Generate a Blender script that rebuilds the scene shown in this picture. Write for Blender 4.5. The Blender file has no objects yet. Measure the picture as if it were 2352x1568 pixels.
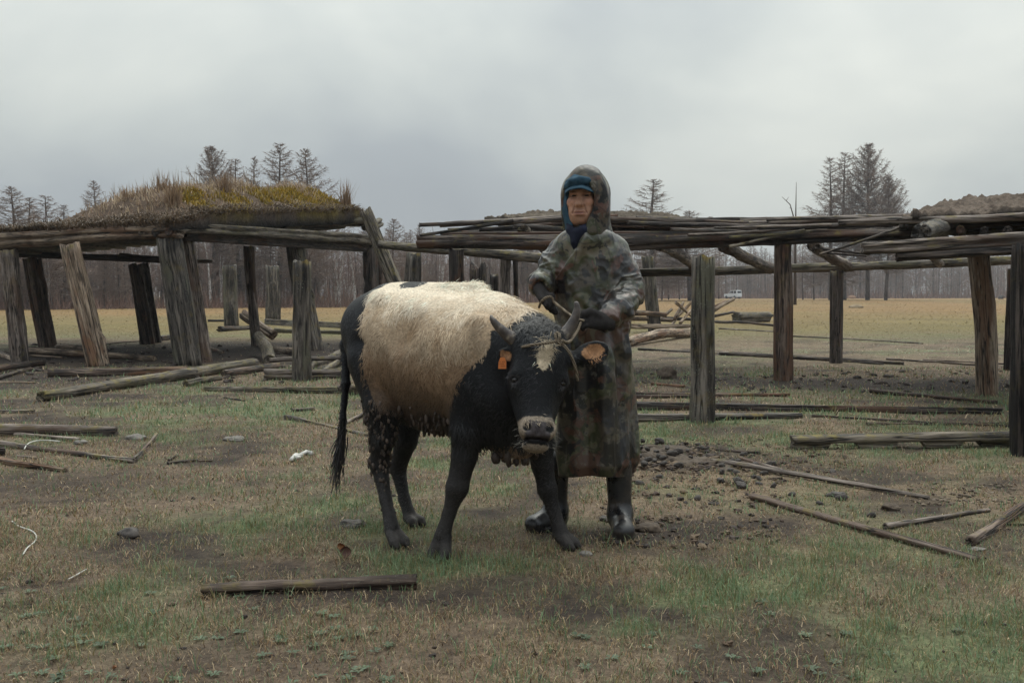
import bpy, math, random
import numpy as np
from mathutils import Vector, Matrix

random.seed(7)
RNG = np.random.default_rng(11)
scene = bpy.context.scene
COL = scene.collection

# ------------------------------------------------------------------ camera
F = 2308.0            # focal length in pixels of a 2352-wide picture
CX, CY, HORIZON = 1176.0, 784.0, 678.0
CAM_H = 1.15
PITCH = math.atan((CY - HORIZON) / F)
cam_data = bpy.data.cameras.new("camera")
cam_data.sensor_width = 36.0
cam_data.lens = 36.0 * F / 2352.0
cam_data.clip_start = 0.05
cam_data.clip_end = 5000
cam = bpy.data.objects.new("camera", cam_data)
COL.objects.link(cam)
cam.location = (0, 0, CAM_H)
cam.rotation_euler = (math.pi / 2 - PITCH, 0, 0)
scene.camera = cam

# ------------------------------------------------------------------ world (overcast sky)
world = bpy.data.worlds.new("World")
scene.world = world
world.use_nodes = True
SUN_EL, SUN_AZ = math.radians(52), math.radians(18)     # high, ahead of the camera, behind cloud
wn = world.node_tree.nodes
wl = world.node_tree.links
wn.clear()
def W(t, **kw):
    n = wn.new(t)
    for k, v in kw.items():
        setattr(n, k, v)
    return n
w_out = W('ShaderNodeOutputWorld')
w_bg = W('ShaderNodeBackground')
sky = W('ShaderNodeTexSky', sky_type='NISHITA', sun_disc=False)
sky.sun_elevation = SUN_EL
sky.sun_rotation = SUN_AZ
sky.air_density = 1.0
sky.dust_density = 3.0
tc = W('ShaderNodeTexCoord')
sep = W('ShaderNodeSeparateXYZ')
wl.new(tc.outputs['Generated'], sep.inputs[0])
def WM(op, a, b=None, c=None):
    n = W('ShaderNodeMath', operation=op)
    for i, v in enumerate((a, b, c)):
        if v is None:
            continue
        if isinstance(v, (int, float)):
            n.inputs[i].default_value = v
        else:
            wl.new(v, n.inputs[i])
    return n.outputs[0]
zz = WM('MAXIMUM', sep.outputs['Z'], 0.0)
den = WM('ADD', zz, 0.42)
cu = WM('DIVIDE', sep.outputs['X'], den)
cv = WM('DIVIDE', sep.outputs['Y'], den)
cmb = W('ShaderNodeCombineXYZ')
wl.new(cu, cmb.inputs[0]); wl.new(cv, cmb.inputs[1])
cmb.inputs[2].default_value = 3.7
n1 = W('ShaderNodeTexNoise'); n1.inputs['Scale'].default_value = 1.05
n1.inputs['Detail'].default_value = 5.0; n1.inputs['Roughness'].default_value = 0.48
n1.inputs['Distortion'].default_value = 0.35
wl.new(cmb.outputs[0], n1.inputs['Vector'])
# the cloud is thinnest round the hidden sun
dot = W('ShaderNodeVectorMath', operation='DOT_PRODUCT')
nrm = W('ShaderNodeVectorMath', operation='NORMALIZE')
wl.new(tc.outputs['Generated'], nrm.inputs[0])
wl.new(nrm.outputs[0], dot.inputs[0])
dot.inputs[1].default_value = (math.cos(SUN_EL) * math.sin(SUN_AZ) * 0.35, math.cos(SUN_EL) * math.cos(SUN_AZ), math.sin(SUN_EL))
thin = WM('POWER', WM('MAXIMUM', dot.outputs['Value'], 0.0), 3.0)
cl = WM('ADD', WM('MULTIPLY', WM('SUBTRACT', n1.outputs['Fac'], 0.5), 2.2), WM('ADD', 0.27, WM('MULTIPLY', thin, 0.95)))
ramp = W('ShaderNodeValToRGB')
wl.new(cl, ramp.inputs[0])
e = ramp.color_ramp.elements
e[0].position = 0.0; e[0].color = (0.345, 0.380, 0.412, 1)
e[1].position = 1.0; e[1].color = (0.715, 0.745, 0.700, 1)
m_ = e.new(0.42); m_.color = (0.405, 0.445, 0.468, 1)
m_ = e.new(0.75); m_.color = (0.560, 0.600, 0.585, 1)
gain = WM('ADD', 1.0, WM('MULTIPLY', WM('MULTIPLY', zz, zz), 4.0))
vm = W('ShaderNodeVectorMath', operation='SCALE')
wl.new(ramp.outputs[0], vm.inputs[0]); wl.new(gain, vm.inputs['Scale'])
sk = W('ShaderNodeVectorMath', operation='SCALE')
wl.new(sky.outputs[0], sk.inputs[0]); sk.inputs['Scale'].default_value = 0.05
mx = W('ShaderNodeMix', data_type='RGBA')
mx.inputs['Factor'].default_value = 0.93
wl.new(sk.outputs[0], mx.inputs[6]); wl.new(vm.outputs[0], mx.inputs[7])
wl.new(mx.outputs[2], w_bg.inputs['Color'])
w_bg.inputs['Strength'].default_value = 1.0
wl.new(w_bg.outputs[0], w_out.inputs['Surface'])

# ------------------------------------------------------------------ sun (hidden behind cloud)
sun_data = bpy.data.lights.new("sun", 'SUN')
sun_data.energy = 0.6
sun_data.angle = math.radians(35)
sun_data.color = (1.0, 0.96, 0.9)
sun = bpy.data.objects.new("sun", sun_data)
COL.objects.link(sun)
sd = Vector((math.cos(SUN_EL) * math.sin(SUN_AZ), math.cos(SUN_EL) * math.cos(SUN_AZ), math.sin(SUN_EL)))
sun.rotation_euler = sd.to_track_quat('Z', 'Y').to_euler()

scene.view_settings.view_transform = 'Standard'
scene.view_settings.look = 'None'
scene.view_settings.exposure = 0.0
scene.view_settings.gamma = 1.0
scene.render.engine = 'CYCLES'
scene.cycles.use_denoising = True
scene.cycles.max_bounces = 6
scene.cycles.diffuse_bounces = 3
scene.cycles.transparent_max_bounces = 8

# ------------------------------------------------------------------ noise in numpy
def _hash(ix, iy, iz, seed):
    h = (ix.astype(np.uint32) * np.uint32(374761393) + iy.astype(np.uint32) * np.uint32(668265263)
         + iz.astype(np.uint32) * np.uint32(2147483647) + np.uint32(seed * 144269 + 12345))
    h = (h ^ (h >> np.uint32(13))) * np.uint32(1274126177)
    h = (h ^ (h >> np.uint32(16))) * np.uint32(2246822519)
    h = h ^ (h >> np.uint32(15))
    return (h & np.uint32(0xFFFFFF)).astype(np.float64) / float(0xFFFFFF)

def vnoise(x, y, z=0.0, seed=0):
    """value noise, -1..1"""
    x, y, z = np.broadcast_arrays(np.asarray(x, float), np.asarray(y, float), np.asarray(z, float))
    xi, yi, zi = np.floor(x), np.floor(y), np.floor(z)
    fx, fy, fz = x - xi, y - yi, z - zi
    xi, yi, zi = xi.astype(np.int64), yi.astype(np.int64), zi.astype(np.int64)
    fx = fx * fx * (3 - 2 * fx); fy = fy * fy * (3 - 2 * fy); fz = fz * fz * (3 - 2 * fz)
    r = 0.0
    for dx in (0, 1):
        for dy in (0, 1):
            for dz in (0, 1):
                w = (fx if dx else 1 - fx) * (fy if dy else 1 - fy) * (fz if dz else 1 - fz)
                r = r + w * _hash(xi + dx, yi + dy, zi + dz, seed)
    return r * 2 - 1

def fbm(x, y, z=0.0, seed=0, oct=4, gain=0.5):
    a, s, f, tot = 1.0, 0.0, 1.0, 0.0
    for o in range(oct):
        s = s + a * vnoise(np.asarray(x) * f, np.asarray(y) * f, np.asarray(z) * f, seed + o * 17)
        tot += a
        a *= gain; f *= 2.03
    return s / tot

def sstep(a, b, x):
    t = np.clip((np.asarray(x, float) - a) / (b - a), 0, 1)
    return t * t * (3 - 2 * t)

# ------------------------------------------------------------------ picture -> place
def ray(px, py):
    u, v = (px - CX) / F, -(py - CY) / F
    c, s = math.cos(PITCH), math.sin(PITCH)
    return np.array([u, c + v * s, -s + v * c])

def at(px, py, d):
    """point on the sight line at d metres in front of the camera"""
    r = ray(px, py)
    return np.array([0, 0, CAM_H]) + r * (d / r[1])

def ground_z(x, y):
    x = np.asarray(x, float); y = np.asarray(y, float)
    near = 1 - sstep(30, 70, y)
    z = 0.022 * fbm(x * 0.5, y * 0.5, 0, 3, 3) * near
    z = z + 0.012 * fbm(x * 3.1, y * 3.1, 0, 5, 3) * (1 - sstep(14, 26, y))
    z = z + 0.52 * sstep(60, 150, y) * sstep(-0.12, 0.18, x / np.maximum(y, 1.0)) - 0.25 * sstep(170, 280, y) * sstep(-0.12, 0.18, x / np.maximum(y, 1.0))
    z = z + 0.35 * fbm(x * 0.02, y * 0.02, 0, 9, 2) * sstep(60, 140, y) * 0.4
    return z

def gp(px, py):
    r = ray(px, py)
    z = 0.0
    for _ in range(4):
        t = (z - CAM_H) / r[2]
        p = np.array([0, 0, CAM_H]) + r * t
        z = float(ground_z(p[0], p[1]))
    p[2] = z
    return p

# ------------------------------------------------------------------ mesh helpers
def new_mesh(name, V, faces, smooth=True, cols=None, uvattr=None):
    """V (n,3); faces: list of int arrays each (m,3) or (m,4)"""
    V = np.asarray(V, np.float32)
    faces = [np.asarray(f, np.int32) for f in faces if len(f)]
    me = bpy.data.meshes.new(name)
    nl = sum(f.size for f in faces); nf = sum(len(f) for f in faces)
    me.vertices.add(len(V)); me.loops.add(nl); me.polygons.add(nf)
    me.vertices.foreach_set('co', V.ravel())
    me.loops.foreach_set('vertex_index', np.concatenate([f.ravel() for f in faces]))
    tot = np.concatenate([np.full(len(f), f.shape[1], np.int32) for f in faces])
    st = np.concatenate([[0], np.cumsum(tot)[:-1]]).astype(np.int32)
    me.polygons.foreach_set('loop_start', st)
    me.polygons.foreach_set('loop_total', tot)
    me.polygons.foreach_set('use_smooth', np.full(nf, smooth, bool))
    if cols is not None:
        c = np.ones((len(V), 4), np.float32)
        c[:, :3] = cols
        a = me.attributes.new('Col', 'FLOAT_COLOR', 'POINT')
        a.data.foreach_set('color', c.ravel())
    me.update(calc_edges=True)
    return me

def link(name, me, mat=None, parent=None, mw=None):
    o = bpy.data.objects.new(name, me)
    COL.objects.link(o)
    if mat is not None and me is not None and len(me.materials) == 0:
        me.materials.append(mat)
    if mw is not None:
        o.matrix_world = mw
    if parent is not None:
        o.parent = parent
        o.matrix_parent_inverse = parent.matrix_basis.inverted()
    return o

def tag(o, label, cat, group=None):
    o['label'] = label; o['category'] = cat
    if group: o['group'] = group
    return o

def thing(name, label, cat, loc=(0, 0, 0), group=None):
    o = bpy.data.objects.new(name, None)
    o.empty_display_size = 0.2
    COL.objects.link(o)
    o.location = Vector([float(v) for v in loc])
    return tag(o, label, cat, group)

class Build:
    """collects tubes, ribbons and blobs into one mesh"""
    def __init__(self):
        self.V, self.T, self.Q, self.C, self.n = [], [], [], [], 0
    def add(self, V, tris=None, quads=None, col=None):
        V = np.asarray(V, float)
        if tris is not None and len(tris): self.T.append(np.asarray(tris, int) + self.n)
        if quads is not None and len(quads): self.Q.append(np.asarray(quads, int) + self.n)
        self.V.append(V)
        if col is not None:
            self.C.append(np.broadcast_to(np.asarray(col, float), (len(V), 3)))
        self.n += len(V)
    def tube(self, P, R, seg=8, col=None, cap=True):
        P = np.asarray(P, float); R = np.broadcast_to(np.asarray(R, float), (len(P),))
        T = np.gradient(P, axis=0); T /= np.linalg.norm(T, axis=1)[:, None] + 1e-12
        up = np.array([0.13, 0.21, 1.0]) if abs(T[:, 2]).mean() < 0.8 else np.array([1.0, 0.1, 0.05])
        S = np.cross(T, up); S /= np.linalg.norm(S, axis=1)[:, None]
        U = np.cross(S, T)
        a = np.linspace(0, 2 * math.pi, seg, endpoint=False)
        V = P[:, None] + R[:, None, None] * (np.cos(a)[None, :, None] * S[:, None] + np.sin(a)[None, :, None] * U[:, None])
        m = len(P)
        i = np.arange(m - 1)[:, None] * seg; j = np.arange(seg)[None]; k = (j + 1) % seg
        Q = np.stack([i + j, i + k, i + seg + k, i + seg + j], -1).reshape(-1, 4)
        V = V.reshape(-1, 3); Tt = None
        if cap:
            V = np.vstack([V, P[:1], P[-1:]]); c0, c1 = m * seg, m * seg + 1
            jj = np.arange(seg); kk = (jj + 1) % seg
            Tt = np.vstack([np.stack([np.full(seg, c0), kk, jj], 1), np.stack([np.full(seg, c1), (m - 1) * seg + jj, (m - 1) * seg + kk], 1)])
        self.add(V, Tt, Q, col)
    def ribbons(self, A, B, w0, w1, side=None, col=None):
        """flat strips from A to B (n,3)"""
        A = np.asarray(A, float); B = np.asarray(B, float); n = len(A)
        D = B - A
        if side is None:
            rv = RNG.normal(size=(n, 3))
            side = np.cross(D, rv)
        side = side / (np.linalg.norm(side, axis=1)[:, None] + 1e-9)
        w0 = np.broadcast_to(w0, (n,))[:, None] * 0.5; w1 = np.broadcast_to(w1, (n,))[:, None] * 0.5
        V = np.stack([A - side * w0, A + side * w0, B + side * w1, B - side * w1], 1).reshape(-1, 3)
        Q = np.arange(4 * n).reshape(n, 4)
        if col is not None:
            col = np.repeat(np.broadcast_to(np.asarray(col, float), (n, 3)), 4, 0)
        self.add(V, None, Q, col)
    def ellipsoid(self, c, r, rot=None, nu=10, nv=7, noise=0.0, seed=0, col=None):
        u = np.linspace(0, 2 * math.pi, nu, endpoint=False); v = np.linspace(0, math.pi, nv + 2)[1:-1]
        D = np.stack([np.outer(np.sin(v), np.cos(u)), np.outer(np.sin(v), np.sin(u)), np.outer(np.cos(v), np.ones(nu))], -1).reshape(-1, 3)
        D = np.vstack([D, [0, 0, 1], [0, 0, -1]])
        s = 1.0
        if noise:
            s = (1 + noise * fbm(D[:, 0] * 1.7 + seed, D[:, 1] * 1.7, D[:, 2] * 1.7, seed, 3))[:, None]
        V = D * s * np.asarray(r, float)
        if rot is not None: V = V @ np.asarray(rot).T
        V = V + np.asarray(c, float)
        i = np.arange(nv - 1)[:, None] * nu; j = np.arange(nu)[None]; k = (j + 1) % nu
        Q = np.stack([i + j, i + nu + j, i + nu + k, i + k], -1).reshape(-1, 4)
        t, b = nv * nu, nv * nu + 1; jj = np.arange(nu); kk = (jj + 1) % nu
        T = np.vstack([np.stack([np.full(nu, t), jj, kk], 1), np.stack([np.full(nu, b), (nv - 1) * nu + kk, (nv - 1) * nu + jj], 1)])
        self.add(V, T, Q, col)
    def mesh(self, name, smooth=True):
        fs = []
        if self.T: fs.append(np.vstack(self.T))
        if self.Q: fs.append(np.vstack(self.Q))
        return new_mesh(name, np.vstack(self.V), fs, smooth, np.vstack(self.C) if self.C else None)

def rotz(a):
    c, s = math.cos(a), math.sin(a)
    return np.array([[c, -s, 0], [s, c, 0], [0, 0, 1.0]])
def rot_axis(ax, a):
    return np.array(Matrix.Rotation(a, 3, Vector([float(v) for v in ax])))

# ------------------------------------------------------------------ signed-distance modelling (bodies, cloth)
class Sdf:
    def __init__(self, lo, hi, h):
        self.lo = np.asarray(lo, float); self.h = h
        self.n = np.ceil((np.asarray(hi, float) - self.lo) / h).astype(int) + 1
        self.D = np.full(self.n, 9.0, np.float32)
    def _box(self, lo, hi, pad):
        a = np.clip(np.floor((np.asarray(lo) - pad - self.lo) / self.h).astype(int), 0, self.n - 1)
        b = np.clip(np.ceil((np.asarray(hi) + pad - self.lo) / self.h).astype(int) + 1, 1, self.n)
        if np.any(b <= a): return None, None
        sl = tuple(slice(i, j) for i, j in zip(a, b))
        g = [self.lo[i] + self.h * np.arange(a[i], b[i]) for i in range(3)]
        return sl, (g[0][:, None, None], g[1][None, :, None], g[2][None, None, :])
    def _mix(self, sl, d, k, op):
        A = self.D[sl]
        d = d.astype(np.float32)
        if op == 'sub':
            d = -d
            if k <= 0: self.D[sl] = np.maximum(A, d)
            else:
                h = np.clip(k - np.abs(A - d), 0, None) / k
                self.D[sl] = np.maximum(A, d) + h * h * k * 0.25
        else:
            if k <= 0: self.D[sl] = np.minimum(A, d)
            else:
                h = np.clip(k - np.abs(A - d), 0, None) / k
                self.D[sl] = np.minimum(A, d) - h * h * k * 0.25
    def cone(self, a, b, ra, rb, k=0.03, op='add', flat=None):
        """capsule with two radii; flat = (direction, factor) squeezes it"""
        a = np.asarray(a, float); b = np.asarray(b, float)
        m = max(ra, rb) * (1 if flat is None else max(1.0, flat[1]))
        sl, g = self._box(np.minimum(a, b) - m, np.maximum(a, b) + m, k + 4 * self.h)
        if sl is None: return
        ba = b - a; L2 = float(ba @ ba) + 1e-12
        px, py, pz = g[0] - a[0], g[1] - a[1], g[2] - a[2]
        t = np.clip((px * ba[0] + py * ba[1] + pz * ba[2]) / L2, 0, 1)
        qx, qy, qz = px - t * ba[0], py - t * ba[1], pz - t * ba[2]
        if flat is not None:
            n = np.asarray(flat[0], float); n = n / np.linalg.norm(n)
            s = (qx * n[0] + qy * n[1] + qz * n[2]) * (1.0 / flat[1] - 1.0)
            qx, qy, qz = qx + s * n[0], qy + s * n[1], qz + s * n[2]
        d = np.sqrt(qx * qx + qy * qy + qz * qz) - (ra + (rb - ra) * t)
        self._mix(sl, d, k, op)
    def chain(self, P, R, k=0.03, op='add', flat=None):
        for i in range(len(P) - 1):
            self.cone(P[i], P[i + 1], R[i], R[i + 1], k if i == 0 else min(k, 0.02), op, flat)
    def ell(self, c, r, rot=None, k=0.03, op='add'):
        c = np.asarray(c, float); r = np.asarray(r, float)
        m = r.max()
        sl, g = self._box(c - m, c + m, k + 4 * self.h)
        if sl is None: return
        px, py, pz = np.broadcast_arrays(g[0] - c[0], g[1] - c[1], g[2] - c[2])
        if rot is not None:
            R = np.asarray(rot)   # columns = axes
            px, py, pz = (px * R[0, i] + py * R[1, i] + pz * R[2, i] for i in range(3))
        k0 = np.sqrt((px / r[0]) ** 2 + (py / r[1]) ** 2 + (pz / r[2]) ** 2)
        k1 = np.sqrt((px / r[0] ** 2) ** 2 + (py / r[1] ** 2) ** 2 + (pz / r[2] ** 2) ** 2) + 1e-9
        self._mix(sl, k0 * (k0 - 1) / k1, k, op)
    def field(self, fn, lo, hi, k=0.03, op='add'):
        sl, g = self._box(lo, hi, k + 4 * self.h)
        if sl is None: return
        self._mix(sl, fn(*np.broadcast_arrays(*g)), k, op)
    def nets(self, smooth=2):
        D = self.D; s = D < 0
        nx, ny, nz = D.shape
        def c(a, dx, dy, dz): return a[dx:nx - 1 + dx, dy:ny - 1 + dy, dz:nz - 1 + dz]
        cnt = np.zeros((nx - 1, ny - 1, nz - 1), np.int8)
        corners = [(dx, dy, dz) for dx in (0, 1) for dy in (0, 1) for dz in (0, 1)]
        for q in corners: cnt += c(s, *q)
        act = (cnt > 0) & (cnt < 8)
        I, J, K = np.nonzero(act)
        ids = np.full(act.shape, -1, np.int64); ids[I, J, K] = np.arange(len(I))
        val = {q: D[I + q[0], J + q[1], K + q[2]] for q in corners}
        P = np.zeros((len(I), 3)); w = np.zeros(len(I))
        for q in corners:
            for ax in range(3):
                if q[ax] == 0:
                    q2 = list(q); q2[ax] = 1; q2 = tuple(q2)
                    a, b = val[q], val[q2]
                    m = (a < 0) != (b < 0)
                    t = np.where(m, a / np.where(m, a - b, 1), 0)
                    for i in range(3):
                        P[:, i] += np.where(m, q[i] + (t if i == ax else 0), 0)
                    w += m
        P = P / w[:, None] + np.stack([I, J, K], 1)
        V = self.lo + P * self.h
        Fs = []
        for ax in range(3):
            o = [(1, 0, 0), (0, 1, 0), (0, 0, 1)][ax]
            a = s[:nx - o[0], :ny - o[1], :nz - o[2]]; b = s[o[0]:, o[1]:, o[2]:]
            X, Y, Z = np.nonzero(a != b)
            u, v = [(1, 2), (2, 0), (0, 1)][ax]
            crd = [X, Y, Z]
            ok = (crd[u] > 0) & (crd[v] > 0)
            for i, L in enumerate(act.shape): ok &= crd[i] < L
            X, Y, Z = X[ok], Y[ok], Z[ok]
            inside = a[X, Y, Z]
            def cell(du, dv):
                q = [X.copy(), Y.copy(), Z.copy()]
                q[u] = q[u] - du; q[v] = q[v] - dv
                return ids[q[0], q[1], q[2]]
            f = np.stack([cell(1, 1), cell(0, 1), cell(0, 0), cell(1, 0)], 1)
            f[~inside] = f[~inside][:, ::-1]
            Fs.append(f)
        Fq = np.vstack(Fs); Fq = Fq[(Fq >= 0).all(1)]
        for _ in range(smooth):
            V = laplace(V, Fq)
        return V, Fq

def laplace(V, Q, f=0.5):
    S = np.zeros_like(V); n = np.zeros(len(V))
    for i in range(Q.shape[1]):
        a, b = Q[:, i], Q[:, (i + 1) % Q.shape[1]]
        for ax in range(3):
            S[:, ax] += np.bincount(a, V[b, ax], len(V)) + np.bincount(b, V[a, ax], len(V))
        n += np.bincount(a, minlength=len(V)) + np.bincount(b, minlength=len(V))
    n = np.maximum(n, 1)
    return V + f * (S / n[:, None] - V)

def normals(V, Q):
    N = np.cross(V[Q[:, 2]] - V[Q[:, 0]], V[Q[:, 3 if Q.shape[1] == 4 else 1]] - V[Q[:, 1 if Q.shape[1] == 4 else 0]])
    if Q.shape[1] == 3: N = np.cross(V[Q[:, 1]] - V[Q[:, 0]], V[Q[:, 2]] - V[Q[:, 0]])
    O = np.zeros_like(V)
    for i in range(Q.shape[1]):
        for ax in range(3):
            O[:, ax] += np.bincount(Q[:, i], N[:, ax], len(V))
    return O / (np.linalg.norm(O, axis=1)[:, None] + 1e-12)

def sample_surface(V, Q, n, wfun=None):
    A = np.cross(V[Q[:, 1]] - V[Q[:, 0]], V[Q[:, 3]] - V[Q[:, 0]]); ar = np.linalg.norm(A, axis=1)
    if wfun is not None: ar = ar * wfun(V[Q].mean(1))
    i = RNG.choice(len(Q), n, p=ar / ar.sum())
    u, v = RNG.random(n)[:, None], RNG.random(n)[:, None]
    q = Q[i]
    P = (1 - u) * (1 - v) * V[q[:, 0]] + u * (1 - v) * V[q[:, 1]] + u * v * V[q[:, 2]] + (1 - u) * v * V[q[:, 3]]
    return P, q

# ------------------------------------------------------------------ materials
class Mat:
    def __init__(self, name):
        self.m = bpy.data.materials.new(name); self.m.use_nodes = True
        self.nt = self.m.node_tree; self.N = self.nt.nodes
        self.b = self.N['Principled BSDF']
        self.b.inputs['Specular IOR Level'].default_value = 0.3
    def n(self, t, **kw):
        x = self.N.new(t)
        for k, v in kw.items(): setattr(x, k, v)
        return x
    def l(self, a, b): self.nt.links.new(a, b); return a
    def put(self, sock, v):
        if isinstance(v, (int, float)): sock.default_value = v
        elif isinstance(v, tuple): sock.default_value = v if len(v) == 4 or sock.type == 'VECTOR' else v + (1,)
        else: self.l(v, sock)
    def math(self, op, a, b=0.0, clamp=False):
        x = self.n('ShaderNodeMath', operation=op, use_clamp=clamp)
        self.put(x.inputs[0], a); self.put(x.inputs[1], b)
        return x.outputs[0]
    def mix(self, f, a, b, mode='MIX'):
        x = self.n('ShaderNodeMix', data_type='RGBA', blend_type=mode)
        self.put(x.inputs[0], f); self.put(x.inputs[6], a); self.put(x.inputs[7], b)
        return x.outputs[2]
    def noise(self, vec, scale, detail=4, rough=0.55, dist=0.0):
        x = self.n('ShaderNodeTexNoise')
        x.inputs['Scale'].default_value = scale; x.inputs['Detail'].default_value = detail
        x.inputs['Roughness'].default_value = rough; x.inputs['Distortion'].default_value = dist
        if vec is not None: self.l(vec, x.inputs['Vector'])
        return x.outputs['Fac']
    def ramp(self, f, *stops):
        x = self.n('ShaderNodeValToRGB'); self.l(f, x.inputs[0])
        el = x.color_ramp.elements
        while len(el) < len(stops): el.new(0.5)
        for e_, (p, c) in zip(el, stops):
            e_.position = p; e_.color = (c, c, c, 1) if isinstance(c, (int, float)) else tuple(c) + (1,)
        return x.outputs[0]
    def coord(self, which='Object', scale=(1, 1, 1)):
        t = self.n('ShaderNodeTexCoord'); mp = self.n('ShaderNodeMapping')
        mp.inputs['Scale'].default_value = scale
        self.l(t.outputs[which], mp.inputs[0])
        return mp.outputs[0]
    def attr(self, name='Col'):
        a = self.n('ShaderNodeAttribute', attribute_name=name); return a.outputs['Color']
    def bump(self, h, strength=0.5, dist=0.02, nrm=None):
        x = self.n('ShaderNodeBump'); x.inputs['Strength'].default_value = strength; x.inputs['Distance'].default_value = dist
        self.l(h, x.inputs['Height'])
        if nrm is not None: self.l(nrm, x.inputs['Normal'])
        return x.outputs[0]
    def set(self, color=None, rough=None, normal=None, spec=None):
        if color is not None: self.put(self.b.inputs['Base Color'], color)
        if rough is not None: self.put(self.b.inputs['Roughness'], rough)
        if normal is not None: self.l(normal, self.b.inputs['Normal'])
        if spec is not None: self.b.inputs['Specular IOR Level'].default_value = spec
        return self.m

def wood(name, dark, mid, light, stain, lichen=0.0, lichen_col=(0.22, 0.17, 0.03), speck=0.3):
    M = Mat(name)
    g = M.coord('Object', (1, 1, 0.075))
    o = M.coord('Object')
    inf = M.n('ShaderNodeObjectInfo')
    shift = M.n('ShaderNodeVectorMath', operation='ADD')
    sc_ = M.n('ShaderNodeVectorMath', operation='SCALE'); sc_.inputs[0].default_value = (7.3, 3.1, 9.7)
    M.l(inf.outputs['Random'], sc_.inputs['Scale'])
    M.l(o, shift.inputs[0]); M.l(sc_.outputs[0], shift.inputs[1])
    o = shift.outputs[0]
    sh2 = M.n('ShaderNodeVectorMath', operation='ADD'); M.l(g, sh2.inputs[0]); M.l(sc_.outputs[0], sh2.inputs[1]); g = sh2.outputs[0]
    grain = M.noise(g, 42, 6, 0.7, 0.3)
    streak = M.noise(g, 11, 5, 0.62, 0.6)
    ms = M.n('ShaderNodeMapping'); ms.inputs['Scale'].default_value = (1, 1, .28); M.l(o, ms.inputs[0])
    area = M.noise(ms.outputs[0], 5.0, 5, 0.65, 0.5)
    patch = M.noise(ms.outputs[0], 3.1, 5, 0.62, 0.3)
    v_ = M.math('ADD', M.math('MULTIPLY', streak, 0.55), M.math('MULTIPLY', area, 0.5))
    c = M.ramp(v_, (0.42, dark), (0.51, mid), (0.60, light))
    c = M.mix(M.ramp(grain, (0.36, 0.85), (0.52, 0.0)), c, dark)
    c = M.mix(M.ramp(patch, (0.52, 0.0), (0.60, 0.8)), c, stain)
    mk = M.n('ShaderNodeMapping'); mk.inputs['Scale'].default_value = (1, 1, .045); M.l(o, mk.inputs[0])
    kr = M.math('ABSOLUTE', M.math('SUBTRACT', M.noise(mk.outputs[0], 17, 3, .5, .4), 0.5))
    crk = M.ramp(kr, (0.008, 1.0), (0.028, 0.0))
    c = M.mix(M.math('MULTIPLY', crk, 0.9), c, (0.006, 0.005, 0.005))
    vk = M.n('ShaderNodeMapping'); vk.inputs['Scale'].default_value = (1, 1, .42); M.l(o, vk.inputs[0])
    vo = M.n('ShaderNodeTexVoronoi'); vo.inputs['Scale'].default_value = 4.2; M.l(vk.outputs[0], vo.inputs['Vector'])
    kn = M.ramp(vo.outputs['Distance'], (.10, 1.0), (.17, 0.0))
    c = M.mix(M.math('MULTIPLY', kn, 0.85), c, dark)
    # pale grey lichen specks and yellow moss on the weather side
    sp = M.ramp(M.noise(o, 55, 3, 0.6), (0.60, 0.0), (0.68, 1.0))
    spm = M.math('MULTIPLY', sp, M.ramp(M.noise(o, 3.3, 3), (0.48, 0.0), (0.62, speck)))
    c = M.mix(spm, c, (0.20, 0.21, 0.16))
    if lichen:
        ge = M.n('ShaderNodeNewGeometry'); sx = M.n('ShaderNodeSeparateXYZ'); M.l(ge.outputs['Normal'], sx.inputs[0])
        up = M.ramp(M.math('ADD', M.math('MULTIPLY', sx.outputs['Z'], 0.5), 0.5), (0.45, 0.15), (0.85, 1.0))
        lm = M.ramp(M.noise(o, 6, 6, 0.68), (0.56 - 0.10 * lichen, 0.0), (0.68 - 0.10 * lichen, 1.0))
        f = M.math('MULTIPLY', M.math('MULTIPLY', up, lm), min(1.0, 0.65 + 0.3 * lichen))
        lc = M.mix(M.noise(o, 23, 3), lichen_col, tuple(v * 0.45 for v in lichen_col))
        c = M.mix(f, c, lc)
    v = M.math('ADD', 0.8, M.math('MULTIPLY', inf.outputs['Random'], 0.5))
    hv = M.n('ShaderNodeHueSaturation'); M.l(v, hv.inputs['Value']); M.l(c, hv.inputs['Color'])
    h = M.math('SUBTRACT', M.math('ADD', M.math('MULTIPLY', grain, 0.6), M.math('MULTIPLY', streak, 0.7)), M.math('MULTIPLY', crk, 0.5))
    nb = M.bump(h, 0.9, 0.02)
    return M.set(hv.outputs[0], 0.62, nb, 0.25)

WOOD = {
    'grey':  wood('weathered_grey_wood', (0.0306, 0.0231, 0.0192), (0.1363, 0.1077, 0.0886), (0.2834, 0.2294, 0.1909), (0.0926, 0.0553, 0.0386), 0.2),
    'dark':  wood('wet_dark_wood', (0.0120, 0.0100, 0.0092), (0.0458, 0.0352, 0.0300), (0.1145, 0.0885, 0.0733), (0.0763, 0.0362, 0.0203), 0.15),
    'red':   wood('reddish_wood', (0.024, 0.016, 0.013), (0.092, 0.062, 0.046), (0.185, 0.135, 0.103), (0.125, 0.060, 0.032), 0.15),
    'pale':  wood('pale_stripped_wood', (0.0660, 0.0451, 0.0310), (0.2365, 0.1715, 0.1204), (0.4180, 0.3185, 0.2322), (0.1540, 0.0764, 0.0404), 0.05),
    'moss':  wood('mossy_wood', (0.0262, 0.0211, 0.0164), (0.1178, 0.0956, 0.0713), (0.2072, 0.1710, 0.1302), (0.0785, 0.0664, 0.0347), 0.40),
    'greengrey': wood('lichened_post_wood', (0.0251, 0.0211, 0.0183), (0.0982, 0.0825, 0.0684), (0.2072, 0.1750, 0.1445), (0.1199, 0.1127, 0.0791), 0.35, (0.2834, 0.1912, 0.0289), 0.9),
}

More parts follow.
